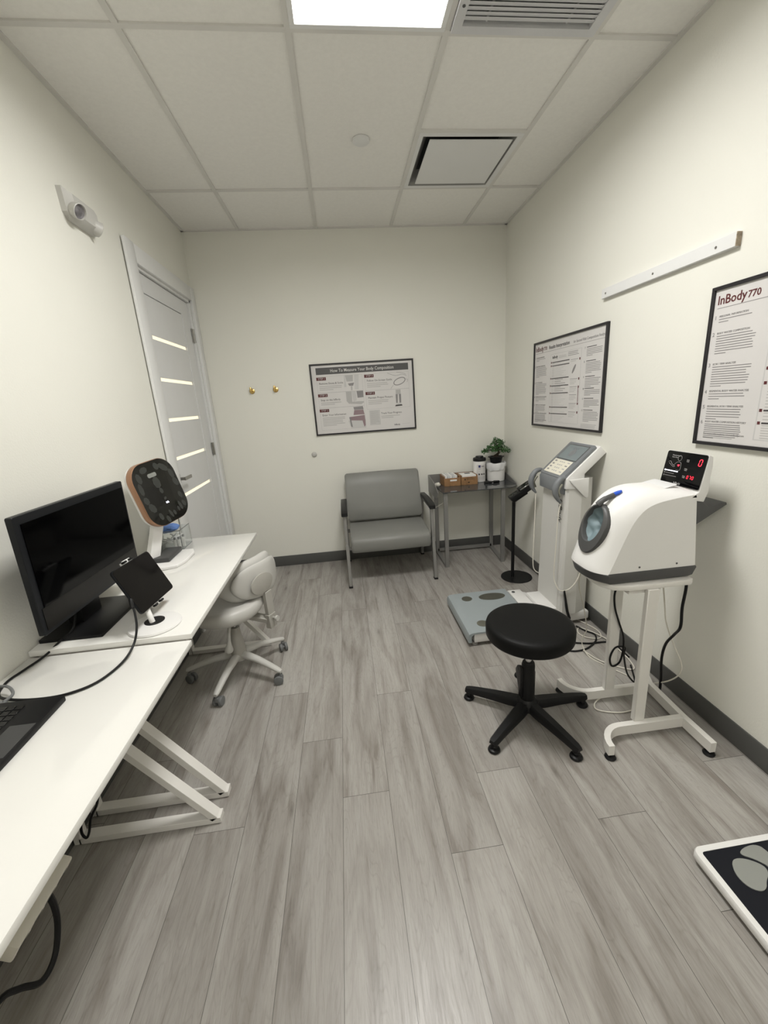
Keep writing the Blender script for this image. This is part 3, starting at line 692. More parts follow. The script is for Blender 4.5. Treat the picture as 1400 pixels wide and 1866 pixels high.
mb.add(b, M_leaf); obj('foliage', mb, t)
# ---- black gadgets on table
mb = MB(); MT = Matrix.Translation((2.395, -.245, TZ)) @ Matrix.Rotation(radians(-12), 4, 'Z')
mb.box(M_black, -.035, .035, -.022, .022, 0, .018, .005, 2, MT).tube(M_black, [MT @ V(p) for p in ((.03, .01, .012), (.06, -.012, .016), (.09, .0, .012), (.075, .02, .008), (.045, .015, .01))], .006)
mb.box(M_black, .05, .105, .005, .03, 0, .02, .005, 2, MT)
obj('charging_gadget', mb, None, 'small black charging gadget lying on the glass side table', 'gadget', loc=(2.395, -.245, TZ))
mb = MB(); mb.lathe(M_cream, [(0, -.02), (.018, -.02), (.02, .01), (.011, .022), (0, .022)], Matrix.Translation((1.925, -.24, TZ + .026)) @ Matrix.Rotation(radians(75), 4, 'X') @ Matrix.Rotation(radians(40), 4, 'Y'), 16)
mb.tube(M_cream, [(1.955, -.30, TZ - .01 - .02), (1.96, -.33, .60), (1.93, -.30, .55), (1.87, -.22, .50), (1.86, -.10, .46)], .0025)
obj('white_adapter', mb, None, 'white adapter with thin cord at the left end of the side table', 'adapter', loc=(1.925, -.24, TZ))

# ---- card terminal stand
px, py = 2.412, -.795
t = thing('terminal_stand', 'black floor stand with round base holding a card terminal', 'stand', (px, py, 0))
obj('base', MB().lathe(M_black, [(0, 0), (.124, 0), (.126, .003), (.124, .008), (.02, .010), (0, .010)], Matrix.Translation((px + .035, py, 0)), 48), t)
obj('pole', MB().cyl(M_black, (px, py, .008), (px, py, .672), .0135), t)
MM = frame_M((px + .055, py - .01, .735), V((.80, -.06, .50)), V((.05, 1, 0)))
mb = MB(); mb.box(M_black, -.105, .10, -.042, .042, -.022, .018, .008, 2, MM); mb.box(M_black, -.10, .03, -.035, .035, -.035, -.02, .004, 1, MM); obj('cradle', mb, t)
mb = MB()
for dx in (-.085, -.045): mb.box(M_blackg, dx - .016, dx + .016, -.030, .030, .016, .020, .001, 1, MM)
obj('cradle_slot', mb, t)
u = thing('card_terminal', 'black card terminal with silver edges in the floor stand cradle', 'card terminal', MM @ V((.05, 0, .02)))
mb = MB(); mb.box(M_black, -.012, .108, -.036, .036, .0185, .034, .006, 2, MM); obj('body', mb, u)
obj('screen', MB().box(M_blackg, 0, .085, -.027, .027, .0342, .0352, M=MM), u)
for a in ((-.0385, -.0355), (.0355, .0385)): obj('edge_strip', MB().box(M_chrome, -.008, .095, *a, .022, .032, .001, 1, MM), u)

# ================================================================== BODY ANALYSER (tower with foot platform)
t = thing('body_composition_analyzer', 'tall white body analyzer tower with grey foot platform at the right wall', 'body analyzer', (2.2, -1.43, 0))
ANA = t; ya, yb, yc = -1.695, -1.165, -1.43
mb = MB()
mb.prism(M_white, [(1.80, ya + .005), (2.20, ya + .005), (2.27, ya + .06), (2.36, -1.59), (2.61, -1.57), (2.61, -1.27), (2.36, -1.27), (2.33, yb - .06), (2.27, yb - .01), (1.80, yb - .005)], .062, Matrix.Translation((0, 0, .022)), .010)
obj('platform_base', mb, t)
# grey top cover curling over the front (-x) edge
mb = MB(); P = [(1.762, .030), (1.760, .070), (1.768, .087), (1.785, .094), (1.82, .096), (2.18, .096), (2.20, .094)]; Q = [(2.20, .086), (1.82, .086), (1.795, .083), (1.782, .07), (1.782, .03)]
rings = [[(x, y, z) for x, z in P + Q] for y in (ya, ya + .002, yb - .002, yb)]
mb.loft(M_lgrey, rings); obj('platform_cover', mb, t)
for (x, y, a, b_) in ((1.882, -1.258, .036, .036), (1.882, -1.600, .036, .036), (2.065, -1.262, .095, .050), (2.065, -1.598, .095, .050)):
    obj('foot_electrode', MB().prism(M_steel, ell(a, b_, 30, x, y), .003, Matrix.Translation((0, 0, .0955))), t)
for (x, y) in ((1.81, ya + .03), (1.81, yb - .03), (2.25, ya + .05), (2.25, yb - .05)): obj('foot', MB().cyl(M_silver, (x, y, 0), (x, y, .024), .020, bev=.002), t)
mb = MB().box(M_white, 2.205, 2.30, -1.66, -1.20, .084, .097, .003, 2).box(M_white, 2.30, 2.40, -1.56, -1.30, .084, .12, .006, 2); obj('platform_step', mb, t)
obj('level_bubble', MB().lathe(M_dgrey, [(0, 0), (.012, 0), (.012, .003), (.008, .003), (.007, .001), (0, .001)], Matrix.Translation((2.235, -1.235, .097))), t)
M_tower = mat('tower_paint', (.66, .65, .62, 1), .42, var=.01)
# tower, front face toward -x, tapering
def twr(z, k):
    hw = .150 + .012 * k; xf = 2.405 - .012 * k; xb = 2.60
    return [(xf + .018, yc + hw, z), (xf, yc + hw - .02, z), (xf, yc - hw + .034, z), (xf + .008, yc - hw + .029, z), (xf + .008, yc - hw + .022, z), (xf + .003, yc - hw + .016, z), (xf + .006, yc - hw + .008, z), (xf + .02, yc - hw, z), (xb - .095, yc - hw, z), (xb, yc - hw + .05, z), (xb, yc + hw - .05, z), (xb - .095, yc + hw, z)]
mb = MB().loft(M_tower, [twr(.085, 1), twr(.4, .6), twr(.93, 0), twr(.965, 0)]); obj('tower', mb, t, ang=25)
MM = frame_M((2.404, -1.507, .835), (0, .02, -1), (0, -1, 0)) ; mb = MB()
text(mb, M_ink, 'InBody', .056, 0, 0, frame_M((2.4005, -1.512, .850), (0, 0, -1), (0, -1, 0)) @ Matrix.Rotation(0, 4, 'X'), .0006, shear=.25, sx=.95); obj('logo', mb, t)
# console
CC = V((2.487, -1.432, 1.060)); MC = face_M(CC, 180, 48); cw, ch = .305, .262
mb = MB()
# side profile in (along up axis u, normal n): white back shell
def cons(m, prof, x0, x1, bev=.004):
    mb.prism(m, prof, x1 - x0, MC @ Matrix(((0, 0, 1, x0), (1, 0, 0, 0), (0, 1, 0, 0), (0, 0, 0, 1))), bev)
shell = [(-ch / 2 + .012, -.004), (ch / 2 + .018, -.004), (ch / 2 + .020, -.06), (-.02, -.062), (-.085, -.125), (-.16, -.05)]
cons(M_white, shell, -cw / 2 - .002, cw / 2 + .002); obj('console_shell', mb, t)
mb = MB(); mb.prism(M_mgrey, rrect(cw - .022, ch + .01, .012), .020, MC @ Matrix.Translation((0, 0, -.006)), .004); 
mb.prism(M_mgrey, [(-.0, .012), (-.03, .006), (-.075, -.05), (-.055, -.085), (.0, -.05)], cw - .05, MC @ Matrix.Translation((-(cw - .05) / 2, -ch / 2 + .006, 0)) @ Matrix(((0, 0, 1, 0), (1, 0, 0, 0), (0, 1, 0, 0), (0, 0, 0, 1))), .004); obj('console_panel', mb, t)
mb = MB().box(M_dgrey, -.112, .112, -.004, .118, .0135, .0150, M=MC).box(M_lcd, -.107, .107, .0, .112, .0145, .0158, M=MC)
mb.prism(M_mgrey, [(-.02, .03), (.012, .025), (.03, .05), (.02, .075), (-.005, .085), (-.03, .06)], .0006, MC @ Matrix.Translation((0, 0, .0158))); bars(mb, M_mgrey, -.05, .098, .10, 2, .010, .003, MC @ Matrix.Translation((0, 0, .0158)), 3, .8)
obj('screen', mb, t)
mb = MB().box(M_key, -.112, .095, -.118, -.010, .0135, .0155, .0005, 1, MC)
for r in range(4):
    for k in range(3): mb.box(M_ink3, -.035 + k * .022, -.022 + k * .022, -.030 - r * .024, -.022 - r * .024, .0155, .0160, M=MC)
    mb.box(M_ink2, -.095, -.072, -.030 - r * .024, -.020 - r * .024, .0155, .0160, M=MC); mb.box(M_ink3 if r != 1 else M_ink2, .055, .080, -.030 - r * .024, -.022 - r * .024, .0155, .0160, M=MC)
obj('keypad', mb, t)
# hand electrodes hanging from both corners
for s, (x, y) in ((1, (2.365, yc + .175)), (-1, (2.375, yc - .128 + -.005))):
    mb = MB(); P = [(x + .045, y, .985), (x + .005, y, .978), (x - .022, y, .945), (x - .030, y, .905), (x - .018, y, .865), (x + .008, y, .828)]
    mb.tube(M_mgrey, P, [.010, .012, .014, .015, .016, .0165, .0175, .018, .0185, .019, .0195, .0195, .0195, .0195, .019, .0185, .018, .017, .016, .015, .0135, .012, .011, .009, .007, .006], 10, 5)
    h = obj('hand_electrode', mb, t)
    mb = MB(); mb.tube(M_steel, [(x + .010, y, .945), (x - .012, y, .905), (x + .0, y, .868)], .010, 8, 5); obj('contact_strip', mb, h)
for s in (1, -1):
    y = yc + s * (.158 + .0); mb = MB()
    mb.prism(M_white, [(2.415, .972), (2.535, .978), (2.538, .862), (2.528, .855), (2.515, .862), (2.425, .955)], .010, Matrix(((1, 0, 0, 0), (0, 0, -1, y + (.010 if s > 0 else 0)), (0, 1, 0, 0), (0, 0, 0, 1))), .003); obj('hook_bracket', mb, t)
mb = MB(); yn = yc - .133
mb.tube(M_cream, [(2.383, yn, .828), (2.372, yn + .0, .75), (2.366, yn, .55), (2.362, yn, .36), (2.372, yn - .02, .29), (2.395, yn - .035, .262), (2.45, -1.60, .27), (2.50, -1.606, .34), (2.53, -1.605, .47), (2.535, -1.60, .58)], .0035)
mb.tube(M_cream, [(2.372, yc + .175, .828), (2.372, yc + .18, .6), (2.37, yc + .18, .33), (2.385, yc + .178, .26), (2.42, yc + .172, .235)], .0035)
obj('electrode_cord', mb, t, 'thin white cord')
mb = MB(); mb.tube(M_black, [(2.415, -1.604, .262), (2.425, -1.606, .2), (2.44, -1.606, .12), (2.46, -1.606, .062)], [.006, .006, .007, .007, .008, .008, .009, .009, .009], 8, 4); obj('cable_sleeve', mb, t)

# ================================================================== STOOL
sx, sy = 1.868, -2.285
t = thing('stool', 'round black padded stool with five black legs in front of the right-hand machines', 'stool', (sx, sy, 0)); MT = Matrix.Translation((sx, sy, 0))
obj('seat', MB().lathe(M_vinylb, [(0, .425), (.170, .425), (.186, .430), (.1925, .440), (.1935, .478), (.190, .490), (.182, .4965), (.16, .500), (0, .502)], MT, 64), t, ang=60)
obj('gas_lift', MB().cyl(M_chrome, (sx, sy, .26), (sx, sy, .425), .014), t)
mb = MB(); mb.lathe(M_black, [(.0, .06), (.026, .06), (.030, .09), (.030, .28), (.026, .292), (0, .292)], MT)
mb.box(M_black, sx - .040, sx - .026, sy - .014, sy + .014, .11, .27, .004).box(M_black, sx - .034, sx + .034, sy - .006, sy + .006, .10, .24, .003); obj('column_sleeve', mb, t)
mb = MB(); mb.lathe(M_black, [(0, .035), (.035, .035), (.052, .05), (.050, .082), (.034, .100), (0, .104)], MT); obj('hub', mb, t)
obj('height_lever', MB().box(M_black, sx - .036, sx - .016, sy - .012, sy + .012, .34, .425, .005), t)
for k in range(5):
    a = radians(-83.5 + 20 + 72 * k - 0)
    a = [math.atan2(-2.479 + 2.285, 1.616 - 1.868), math.atan2(-2.612 + 2.285, 1.901 - 1.868)][0] + radians(72 * k)
    d = V((cos(a), sin(a), 0)); n = V((-sin(a), cos(a), 0)); c = V((sx, sy, 0)); mb = MB(); rings = []
    for r, w_, zt_, zb in ((.02, .026, .092, .05), (.08, .027, .088, .046), (.16, .024, .082, .046), (.24, .021, .073, .044), (.285, .020, .066, .042), (.302, .014, .062, .044)):
        pr_ = [(-w_, zb), (-w_, zt_ - .014), (-w_ * .62, zt_ - .001), (w_ * .62, zt_ - .001), (w_, zt_ - .014), (w_, zb)]
        rings.append([c + d * r + n * q[0] + V((0, 0, q[1])) for q in pr_])
    mb.loft(M_black, rings); lg = obj('leg', mb, t, ang=50)
    obj('foot_glide', MB().lathe(M_black, [(0, 0), (.024, 0), (.027, .006), (.024, .013), (.012, .018), (.016, .026), (.012, .034), (.010, .046), (0, .046)], Matrix.Translation(c + d * .285), 20), lg)

# ================================================================== BP MONITOR STAND
t = thing('machine_stand', 'white steel stand with curved feet under the blood pressure monitor', 'stand', (2.3, -2.35, 0))
SZ = .722
mb = MB(); top = [(2.47, -2.20), (2.30, -2.195), (2.20, -2.205), (2.135, -2.235), (2.105, -2.29), (2.098, -2.35), (2.105, -2.41), (2.135, -2.455), (2.20, -2.475), (2.33, -2.478), (2.455, -2.478), (2.47, -2.465)]
mb.prism(M_whitem, top, .022, Matrix.Translation((0, 0, SZ - .022)), .003); obj('table_top', mb, t)
def bar_path(mb, m, pts, hw, z0, z1):
    """flat-sided bar following pts (x, y) in the floor plane"""
    P = [V((x, y, 0)) for x, y in pts]; rings = []
    for i, p in enumerate(P):
        d = (P[min(i + 1, len(P) - 1)] - P[max(i - 1, 0)]).normalized(); n = V((-d.y, d.x, 0)) * hw
        rings.append([p - n + V((0, 0, z0)), p + n + V((0, 0, z0)), p + n + V((0, 0, z1)), p - n + V((0, 0, z1))])
    mb.loft(m, rings)
def arc(c, r, a0, a1, n=8): return [(c[0] + r * cos(radians(a0 + (a1 - a0) * i / n)), c[1] + r * sin(radians(a0 + (a1 - a0) * i / n))) for i in range(n + 1)]
mb = MB(); bar_path(mb, M_whitem, arc((2.195, -2.585), .099, 182, 90) + [(2.49, -2.490)], .0125, .022, .068); obj('leg', mb, t, ang=30)
mb = MB(); bar_path(mb, M_whitem, arc((2.205, -2.155), .105, 178, 270) + [(2.49, -2.265)], .0125, .022, .068); obj('leg', mb, t, ang=30)
mb = MB(); bar_path(mb, M_whitem, [(2.500, -2.645), (2.500, -2.49), (2.512, -2.265), (2.555, -2.165)], .0125, .022, .068); obj('cross_bar', mb, t, ang=30)
for y in (-2.470, -2.262): obj('upright', MB().box(M_whitem, 2.268, 2.318, y - .0125, y + .0125, .066, SZ - .022, .003, 1, Matrix.Translation((0, 0, 0))), t)
obj('socket_plate', MB().box(M_whitem, 2.20, 2.34, -2.458, -2.274, SZ - .045, SZ - .022, .002, 1), t)
for x, y in ((2.10, -2.578), (2.102, -2.162), (2.500, -2.630), (2.552, -2.172)):
    obj('foot_glide', MB().lathe(M_black, [(0, 0), (.021, 0), (.023, .005), (.018, .012), (.007, .014), (.007, .024), (0, .024)], Matrix.Translation((x, y, 0)), 20), t)

# ================================================================== BLOOD PRESSURE MONITOR
t = thing('blood_pressure_monitor', 'white arm-cuff blood pressure monitor with red digits on its white stand', 'blood pressure monitor', (2.28, -2.335, SZ))
byc, bhw = -2.335, .123
S = [(2.105, .772), (2.118, .800), (2.145, .868), (2.168, .925), (2.190, .972), (2.215, 1.008), (2.245, 1.034), (2.285, 1.050), (2.34, 1.060), (2.40, 1.067), (2.440, 1.070)]
B_ = [.050, .054, .062, .070, .072, .066, .056, .046, .034, .024, .016]
MR = face_M((2.104, -2.340, .947), 180, 19)
MRi = MR.inverted()
mb = MB(); b = bmesh.new(); NS = 48; rows = []
Sd = []
for i in range(len(S) - 1):
    for k in range(6):
        f = k / 6; q = [S[max(i - 1, 0)], S[i], S[i + 1], S[min(i + 2, len(S) - 1)]]
        cr = lambda a, b2_, c, d: .5 * (2 * b2_ + (c - a) * f + (2 * a - 5 * b2_ + 4 * c - d) * f * f + (3 * b2_ - a - 3 * c + d) * f ** 3)
        Sd.append((cr(*[p[0] for p in q]), cr(*[p[1] for p in q]), B_[i] * (1 - f) + B_[i + 1] * f))
Sd.append((*S[-1], B_[-1]))
for i, (x, z, bb) in enumerate(Sd):
    p0, p1 = Sd[max(i - 1, 0)], Sd[min(i + 1, len(Sd) - 1)]; d = V((p1[0] - p0[0], 0, p1[1] - p0[1])).normalized(); n = V((-d.z, 0, d.x)); n = V((-1, 0, 0)).lerp(n, min(1, i / 8)).normalized(); row = []
    for k in range(NS + 1):
        s = -1 + 2 * k / NS; e = (1 - abs(s) ** 3.4); yy = byc + bhw * (math.copysign(abs(s) ** .92, s))
        p = V((x, yy, z)) + n * bb * e; q = MRi @ p
        if (q.x / .070) ** 2 + (q.y / .086) ** 2 < 1 and abs(q.z) < .08: p = MR @ V((q.x, q.y, -.055))
        row.append(b.verts.new(p))
    rows.append(row)
for A, C_ in zip(rows, rows[1:]):
    for k in range(NS): b.faces.new((A[k], A[k + 1], C_[k + 1], C_[k]))
bmesh.ops.recalc_face_normals(b, faces=b.faces); mb.add(b, M_white)
side = [(x, z) for x, z, _ in Sd] + [(2.444, 1.058), (2.478, .772)]
for s in (-1, 1):
    y = byc + s * bhw; b = bmesh.new(); b.faces.new([b.verts.new((x, y, z)) for x, z in side]); mb.add(b, M_white)
# rear face
mb.quad(M_white, (2.444, byc - bhw, 1.058), (2.444, byc + bhw, 1.058), (2.478, byc + bhw, .772), (2.478, byc - bhw, .772))
mb.prism(M_white, [(2.425, 1.06), (2.44, 1.07), (2.446, 1.058)], bhw * 2, Matrix(((1, 0, 0, 0), (0, 0, -1, byc + bhw), (0, 1, 0, 0), (0, 0, 0, 1))))
obj('housing', mb, t, ang=30)
mb = MB(); fr_ = [(2.478, byc - bhw - .004), (2.478, byc + bhw + .004)]
outl = [(2.482, byc - bhw - .003), (2.482, byc + bhw + .003)] + [(2.105 - .052 * (1 - abs(s) ** 2.6), byc + (bhw + .003) * s) for s in [1 - 2 * k / 14 for k in range(15)]]
def scl(o, k): return [(2.28 + (x - 2.28) * k, byc + (y - byc) * k) for x, y in o]
mb.loft(M_dgrey, [[(x, y, SZ + .004) for x, y in scl(outl, .90)], [(x, y, SZ + .012) for x, y in scl(outl, .955)], [(x, y, .768) for x, y in outl], [(x, y, .775) for x, y in scl(outl, .985)]])
mb.box(M_dgrey, 2.15, 2.46, -2.43, -2.25, SZ, SZ + .006); obj('base', mb, t)
obj('power_switch', MB().box(M_blackg, -.014, .014, -.012, .012, 0, .004, .001, 1, frame_M((2.0535, -2.27, .752), (0, -1, 0), (.35, 0, 1))), t) if False else None
for x, z in ((2.235, .792), (2.395, .792)): obj('screw', MB().cyl(M_dgrey, (x, byc - bhw - .0015, z), (x, byc - bhw + .001, z), .004, seg=10), t)
# ring plate around the arm opening
mb = MB(); outp = []; inp = []
for i in range(40):
    a = 2 * pi * i / 40; r1 = (.080, .092) if sin(a) >= 0 else (.080, .122); outp.append((r1[0] * cos(a), r1[1] * sin(a))); inp.append((.057 * cos(a), .074 * sin(a) + .004))
R_ = lambda P, z, k=1: [MR @ V((x * k, y * k, z)) for x, y in P]
mb.loft(M_dgrey, [R_(outp, -.03), R_(outp, .000), R_(outp, .004, .97), R_(inp, .009, 1.12), R_(inp, .010, 1.05), R_(inp, .005), R_(inp, -.045, .97)], caps=False); obj('cuff_ring', mb, t)
mb = MB(); b = bmesh.new(); rr = []
for j in range(13):
    r = j / 12; row = []
    for i in range(40):
        a = 2 * pi * i / 40; x, y = .058 * r * cos(a), .075 * r * sin(a) + .004
        z = -.036 + .024 * r * r + .010 * noise.noise(V((x * 28, y * 28, 1.3))) + .008 * abs(sin(x * 42 + 2.2 * sin(y * 30))) - .022 * math.exp(-((x - .006) ** 2 + (y + .008) ** 2) / .00030)
        row.append(b.verts.new(MR @ V((x, y, z))))
    rr.append(row)
for A, C_ in zip(rr, rr[1:]):
    for i in range(40): b.faces.new((A[i], A[(i + 1) % 40], C_[(i + 1) % 40], C_[i]))
bmesh.ops.remove_doubles(b, verts=b.verts, dist=1e-6); bmesh.ops.recalc_face_normals(b, faces=b.faces); mb.add(b, M_cuff); obj('arm_cuff', mb, t)
mb = MB(); mb.tube(M_dgrey, [(2.112, -2.345, 1.032), (2.130, -2.348, 1.050), (2.150, -2.35, 1.060), (2.175, -2.35, 1.069)], [.012] * 4 + [.011] * 5 + [.010] * 10, 10, 5); obj('ring_arm', mb, t)
mb = MB(); mb.prism(M_blue, ell(.022, .013, 20), .008, frame_M((2.188, -2.350, 1.072), (1, -.25, .45), (.25, 1, 0)), .002); obj('release_button', mb, t, 'blue button')
# label area on top
MMt = frame_M((2.325, byc + .02, 1.094), (0, -1, 0), (1, 0, .16)); mb = MB()
mb.prism(M_door, rrect(.13, .07, .01), .002, frame_M((2.375, byc, 1.0935), (0, -1, 0), (1, 0, .20)), .0005); obj('printer_cover', mb, t)
# display head
MD = face_M((2.500, -2.312, 1.141), 181, 10.5); mb = MB()
def rside(P, x0, x1, m, bev=.004): mb.prism(m, P, x1 - x0, MD @ Matrix(((0, 0, 1, x0), (1, 0, 0, 0), (0, 1, 0, 0), (0, 0, 0, 1))), bev)
rside([(.071, -.002), (.066, -.020), (.03, -.030), (-.01, -.034), (-.07, -.045), (-.112, -.038), (-.112, .018), (-.090, .014), (-.076, -.003)], -.103, .103, M_white)
obj('display_housing', mb, t)
MD2 = MD @ Matrix.Translation((0, 0, -.002)); mb = MB(); mb.prism(M_blackg, rrect(.200, .139, .009), .004, MD2, .001)
Z = .0042
M0 = MD2 @ Matrix.Translation((0, 0, Z - .0006))
def seg(mb, ch, x, y, h, m=M_led, sl=.12):
    on = {'0': 'abcdef', '7': 'abc', '8': 'abcdefg', '1': 'bc'}[ch]; w_ = h * .5; k = h * .10
    pts = {'a': (0, h, w_, h), 'd': (0, 0, w_, 0), 'g': (0, h / 2, w_, h / 2), 'f': (0, h / 2, 0, h), 'e': (0, 0, 0, h / 2), 'b': (w_, h / 2, w_, h), 'c': (w_, 0, w_, h / 2)}
    for c in on:
        x0, y0, x1, y1 = pts[c]; A = V((x + x0 + sl * y0, y + y0, .001)); B2 = V((x + x1 + sl * y1, y + y1, .001)); d = (B2 - A) * .12
        mb.beam(m, M0 @ (A + d), M0 @ (B2 - d), k, .0006, (M0.to_3x3() @ V((1, 0, 0))) if x0 == x1 else (M0.to_3x3() @ V((0, 1, 0))), 0)
seg(mb, '0', .068, .024, .025)
for i, ch in enumerate('070'): seg(mb, ch, .030 + i * .0125, -.034, .0125)
text(mb, M_ink4, 'InBody', .0125, -.010, -.064, M0, .0006, 'CENTER')
for y, s_ in ((.036, 'SYS'), (.000, 'DIA'), (-.030, 'PUL')): text(mb, M_ink3, s_, .0085, .008, y, M0); bars(mb, M_ink3, .009, y - .002, .012, 1, .004, .0016, M0, 1, 1)
text(mb, M_ink3, 'Measurement', .0078, -.070, .050, M0); text(mb, M_ink3, 'Start Here', .0078, -.070, .042, M0)
mb.box(M_ledw, -.084, -.020, -.0155, -.0115, 0, .001, M=M0).prism(M_ledw, ell(.0035, .0035, 10, -.0885, -.0135), .001, M0)
for y in (-.024, -.035): mb.prism(M_ink2, ell(.003, .003, 10, -.0885, y), .001, M0); bars(mb, M_ink2, -.083, y + .001, .045 if y > -.03 else .06, 1, .01, .0022, M0, 1, 1)
mb.tube(M_ink3, [M0 @ V((x, y, .0006)) for x, y in [(-.028 + .0095 * cos(a), .043 + .011 * sin(a)) for a in [i * pi / 8 for i in range(17)]]], .0006, 5, 1)
mb.tube(M_ink3, [M0 @ V((x, y, .0006)) for x, y in ((-.050, .012), (-.036, .026), (-.020, .026), (-.015, .018), (-.014, -.006), (-.034, -.007))], .0006, 5, 3)
mb.tube(M_ink3, [M0 @ V((x, y, .0006)) for x, y in ((-.082, .022), (-.072, .026), (-.060, .014), (-.045, .008), (-.052, .004), (-.078, .018))], .0006, 5, 3)
mb.prism(M_led, [(-.026, .008), (-.021, .013), (-.022, .017), (-.025, .0165), (-.026, .015), (-.028, .0165), (-.031, .016), (-.031, .012)], .001, M0)
obj('display', mb, t)
mb = MB(); MP = Matrix(((1, 0, 0, 0), (0, 0, -1, -2.245), (0, 1, 0, 0), (0, 0, 0, 1)))
mb.prism(M_dgrey, [(2.452, 1.02), (2.51, 1.030), (2.55, .998), (2.567, 1.002), (2.60, 1.014), (2.625, 1.012), (2.628, 1.003), (2.505, .930), (2.465, .918)], .165, MP, .003); obj('paper_tray', mb, t)

BPM = t
# cords on the right ------------------------------------------------------
def cord(name, label, cat, m, pts, r, plug=None, parent=None, **k):
    mb = MB().tube(m, pts, r, 8, 6)
    if plug: 
        for a, b2_, rr in plug: mb.cyl(m, a, b2_, rr, seg=12, bev=.001)
    if parent: return obj(name, mb, parent, label)
    return obj(name, mb, None, label, cat, loc=pts[0], **k)
cord('power_cord', 'thick black cord dropping from the back of the blood pressure monitor', 'cord', M_black, [(2.478, -2.415, .750), (2.492, -2.416, .66), (2.49, -2.413, .56), (2.49, -2.418, .47), (2.51, -2.37, .40), (2.52, -2.32, .32), (2.535, -2.29, .22), (2.545, -2.29, .10), (2.55, -2.28, .012), (2.56, -2.2, .008)], .006, parent=BPM)
cord('power_cord', 'black cord with a small knot plugged in under the blood pressure monitor', 'cord', M_black, [(2.345, -2.36, .690), (2.30, -2.33, .690), (2.27, -2.31, .66), (2.255, -2.30, .60), (2.27, -2.29, .52), (2.30, -2.285, .44), (2.33, -2.283, .36), (2.335, -2.283, .28), (2.325, -2.28, .22), (2.29, -2.28, .205), (2.275, -2.28, .25), (2.30, -2.275, .30), (2.345, -2.28, .30), (2.36, -2.26, .24), (2.42, -2.22, .10), (2.50, -2.18, .008), (2.57, -2.05, .008)], .0045, [((2.385, -2.37, .688), (2.32, -2.34, .690), .014)], parent=BPM)
cord('white_cord', 'thin white cord hanging from the monitor stand near the wall', 'cord', M_cream, [(2.462, -2.30, .70), (2.50, -2.285, .60), (2.52, -2.285, .50), (2.535, -2.29, .41), (2.55, -2.33, .32), (2.56, -2.375, .25), (2.56, -2.375, .19), (2.55, -2.33, .12), (2.53, -2.25, .045), (2.42, -2.22, .008), (2.25, -2.26, .008), (2.20, -2.32, .006), (2.30, -2.36, .006), (2.41, -2.34, .006), (2.45, -2.28, .006)], .0032, parent=BPM)
cord('white_cord', 'thin white cord lying looped on the floor behind the stool', 'cord', M_cream, [(2.53, -1.50, .006), (2.58, -1.60, .005), (2.605, -1.70, .005), (2.57, -1.77, .005), (2.50, -1.75, .005), (2.475, -1.69, .005), (2.52, -1.64, .005), (2.59, -1.78, .012), (2.60, -1.90, .008), (2.59, -2.03, .006), (2.55, -2.08, .005), (2.44, -1.98, .005), (2.40, -1.86, .006), (2.44, -1.72, .03), (2.44, -1.9, .22), (2.27, -2.0, .56), (2.14, -2.25, .70)][:13], .0035, parent=ANA)
cord('white_cord', 'thin white cord hanging from the front of the monitor stand to the floor', 'cord', M_cream, [(2.125, -2.24, .700), (2.15, -2.19, .60), (2.25, -2.08, .42), (2.36, -1.95, .20), (2.38, -1.88, .08), (2.40, -1.92, .006), (2.44, -2.02, .005), (2.50, -2.12, .005)], .0028, parent=BPM)
cord('power_cord', 'black cord coiled on the floor between the stool and analyzer', 'cord', M_black, [(2.50, -1.62, .01), (2.53, -1.68, .006), (2.56, -1.73, .006), (2.52, -1.80, .006), (2.42, -1.86, .006), (2.33, -1.86, .006), (2.28, -1.80, .006), (2.36, -1.78, .006), (2.47, -1.81, .006), (2.60, -1.83, .006), (2.61, -1.98, .006)], .005, parent=ANA)

# ================================================================== FLOOR SCALE (front right)
t = thing('floor_scale', 'white-rimmed black floor scale with grey foot plates at the bottom right', 'scale', (2.34, -3.2, 0))
X0, X1, Y0, Y1 = 2.108, 2.568, -3.45, -2.975
MS = Matrix.Translation(((X0 + X1) / 2, (Y0 + Y1) / 2, 0))
mb = MB(); o = rrect(X1 - X0, Y1 - Y0, .026); i_ = rrect(X1 - X0 - .040, Y1 - Y0 - .040, .010)
mb.loft(M_white, [[(*p, .016) for p in rrect(X1 - X0 - .006, Y1 - Y0 - .006, .024)], [(*p, .020) for p in o], [(*p, .040) for p in o], [(*p, .045) for p in rrect(X1 - X0 - .006, Y1 - Y0 - .006, .024)], [(*p, .045) for p in i_], [(*p, .030) for p in i_]], M=MS); obj('rim', mb, t)
obj('platform', MB().prism(mat('platform_black', (.007, .008, .013, 1), .35, spec=.25), rrect(X1 - X0 - .040, Y1 - Y0 - .040, .010), .022, MS @ Matrix.Translation((0, 0, .0215))), t)
F1 = [(2.194, -3.034), (2.222, -3.028), (2.255, -3.040), (2.280, -3.062), (2.272, -3.082), (2.246, -3.098), (2.228, -3.116), (2.204, -3.120), (2.180, -3.104), (2.173, -3.070)]
def smooth(P, n=2):
    for _ in range(n):
        Q = []
        for i in range(len(P)):
            a, c = P[i], P[(i + 1) % len(P)]; Q += [(a[0] * .75 + c[0] * .25, a[1] * .75 + c[1] * .25), (a[0] * .25 + c[0] * .75, a[1] * .25 + c[1] * .75)]
        P = Q
    return P
F2 = [(2.235, -3.020), (2.262, -3.005), (2.31, -3.0), (2.33, -3.02), (2.33, -3.14), (2.31, -3.16), (2.29, -3.14), (2.295, -3.07), (2.27, -3.04)]
mx = (X0 + X1) / 2
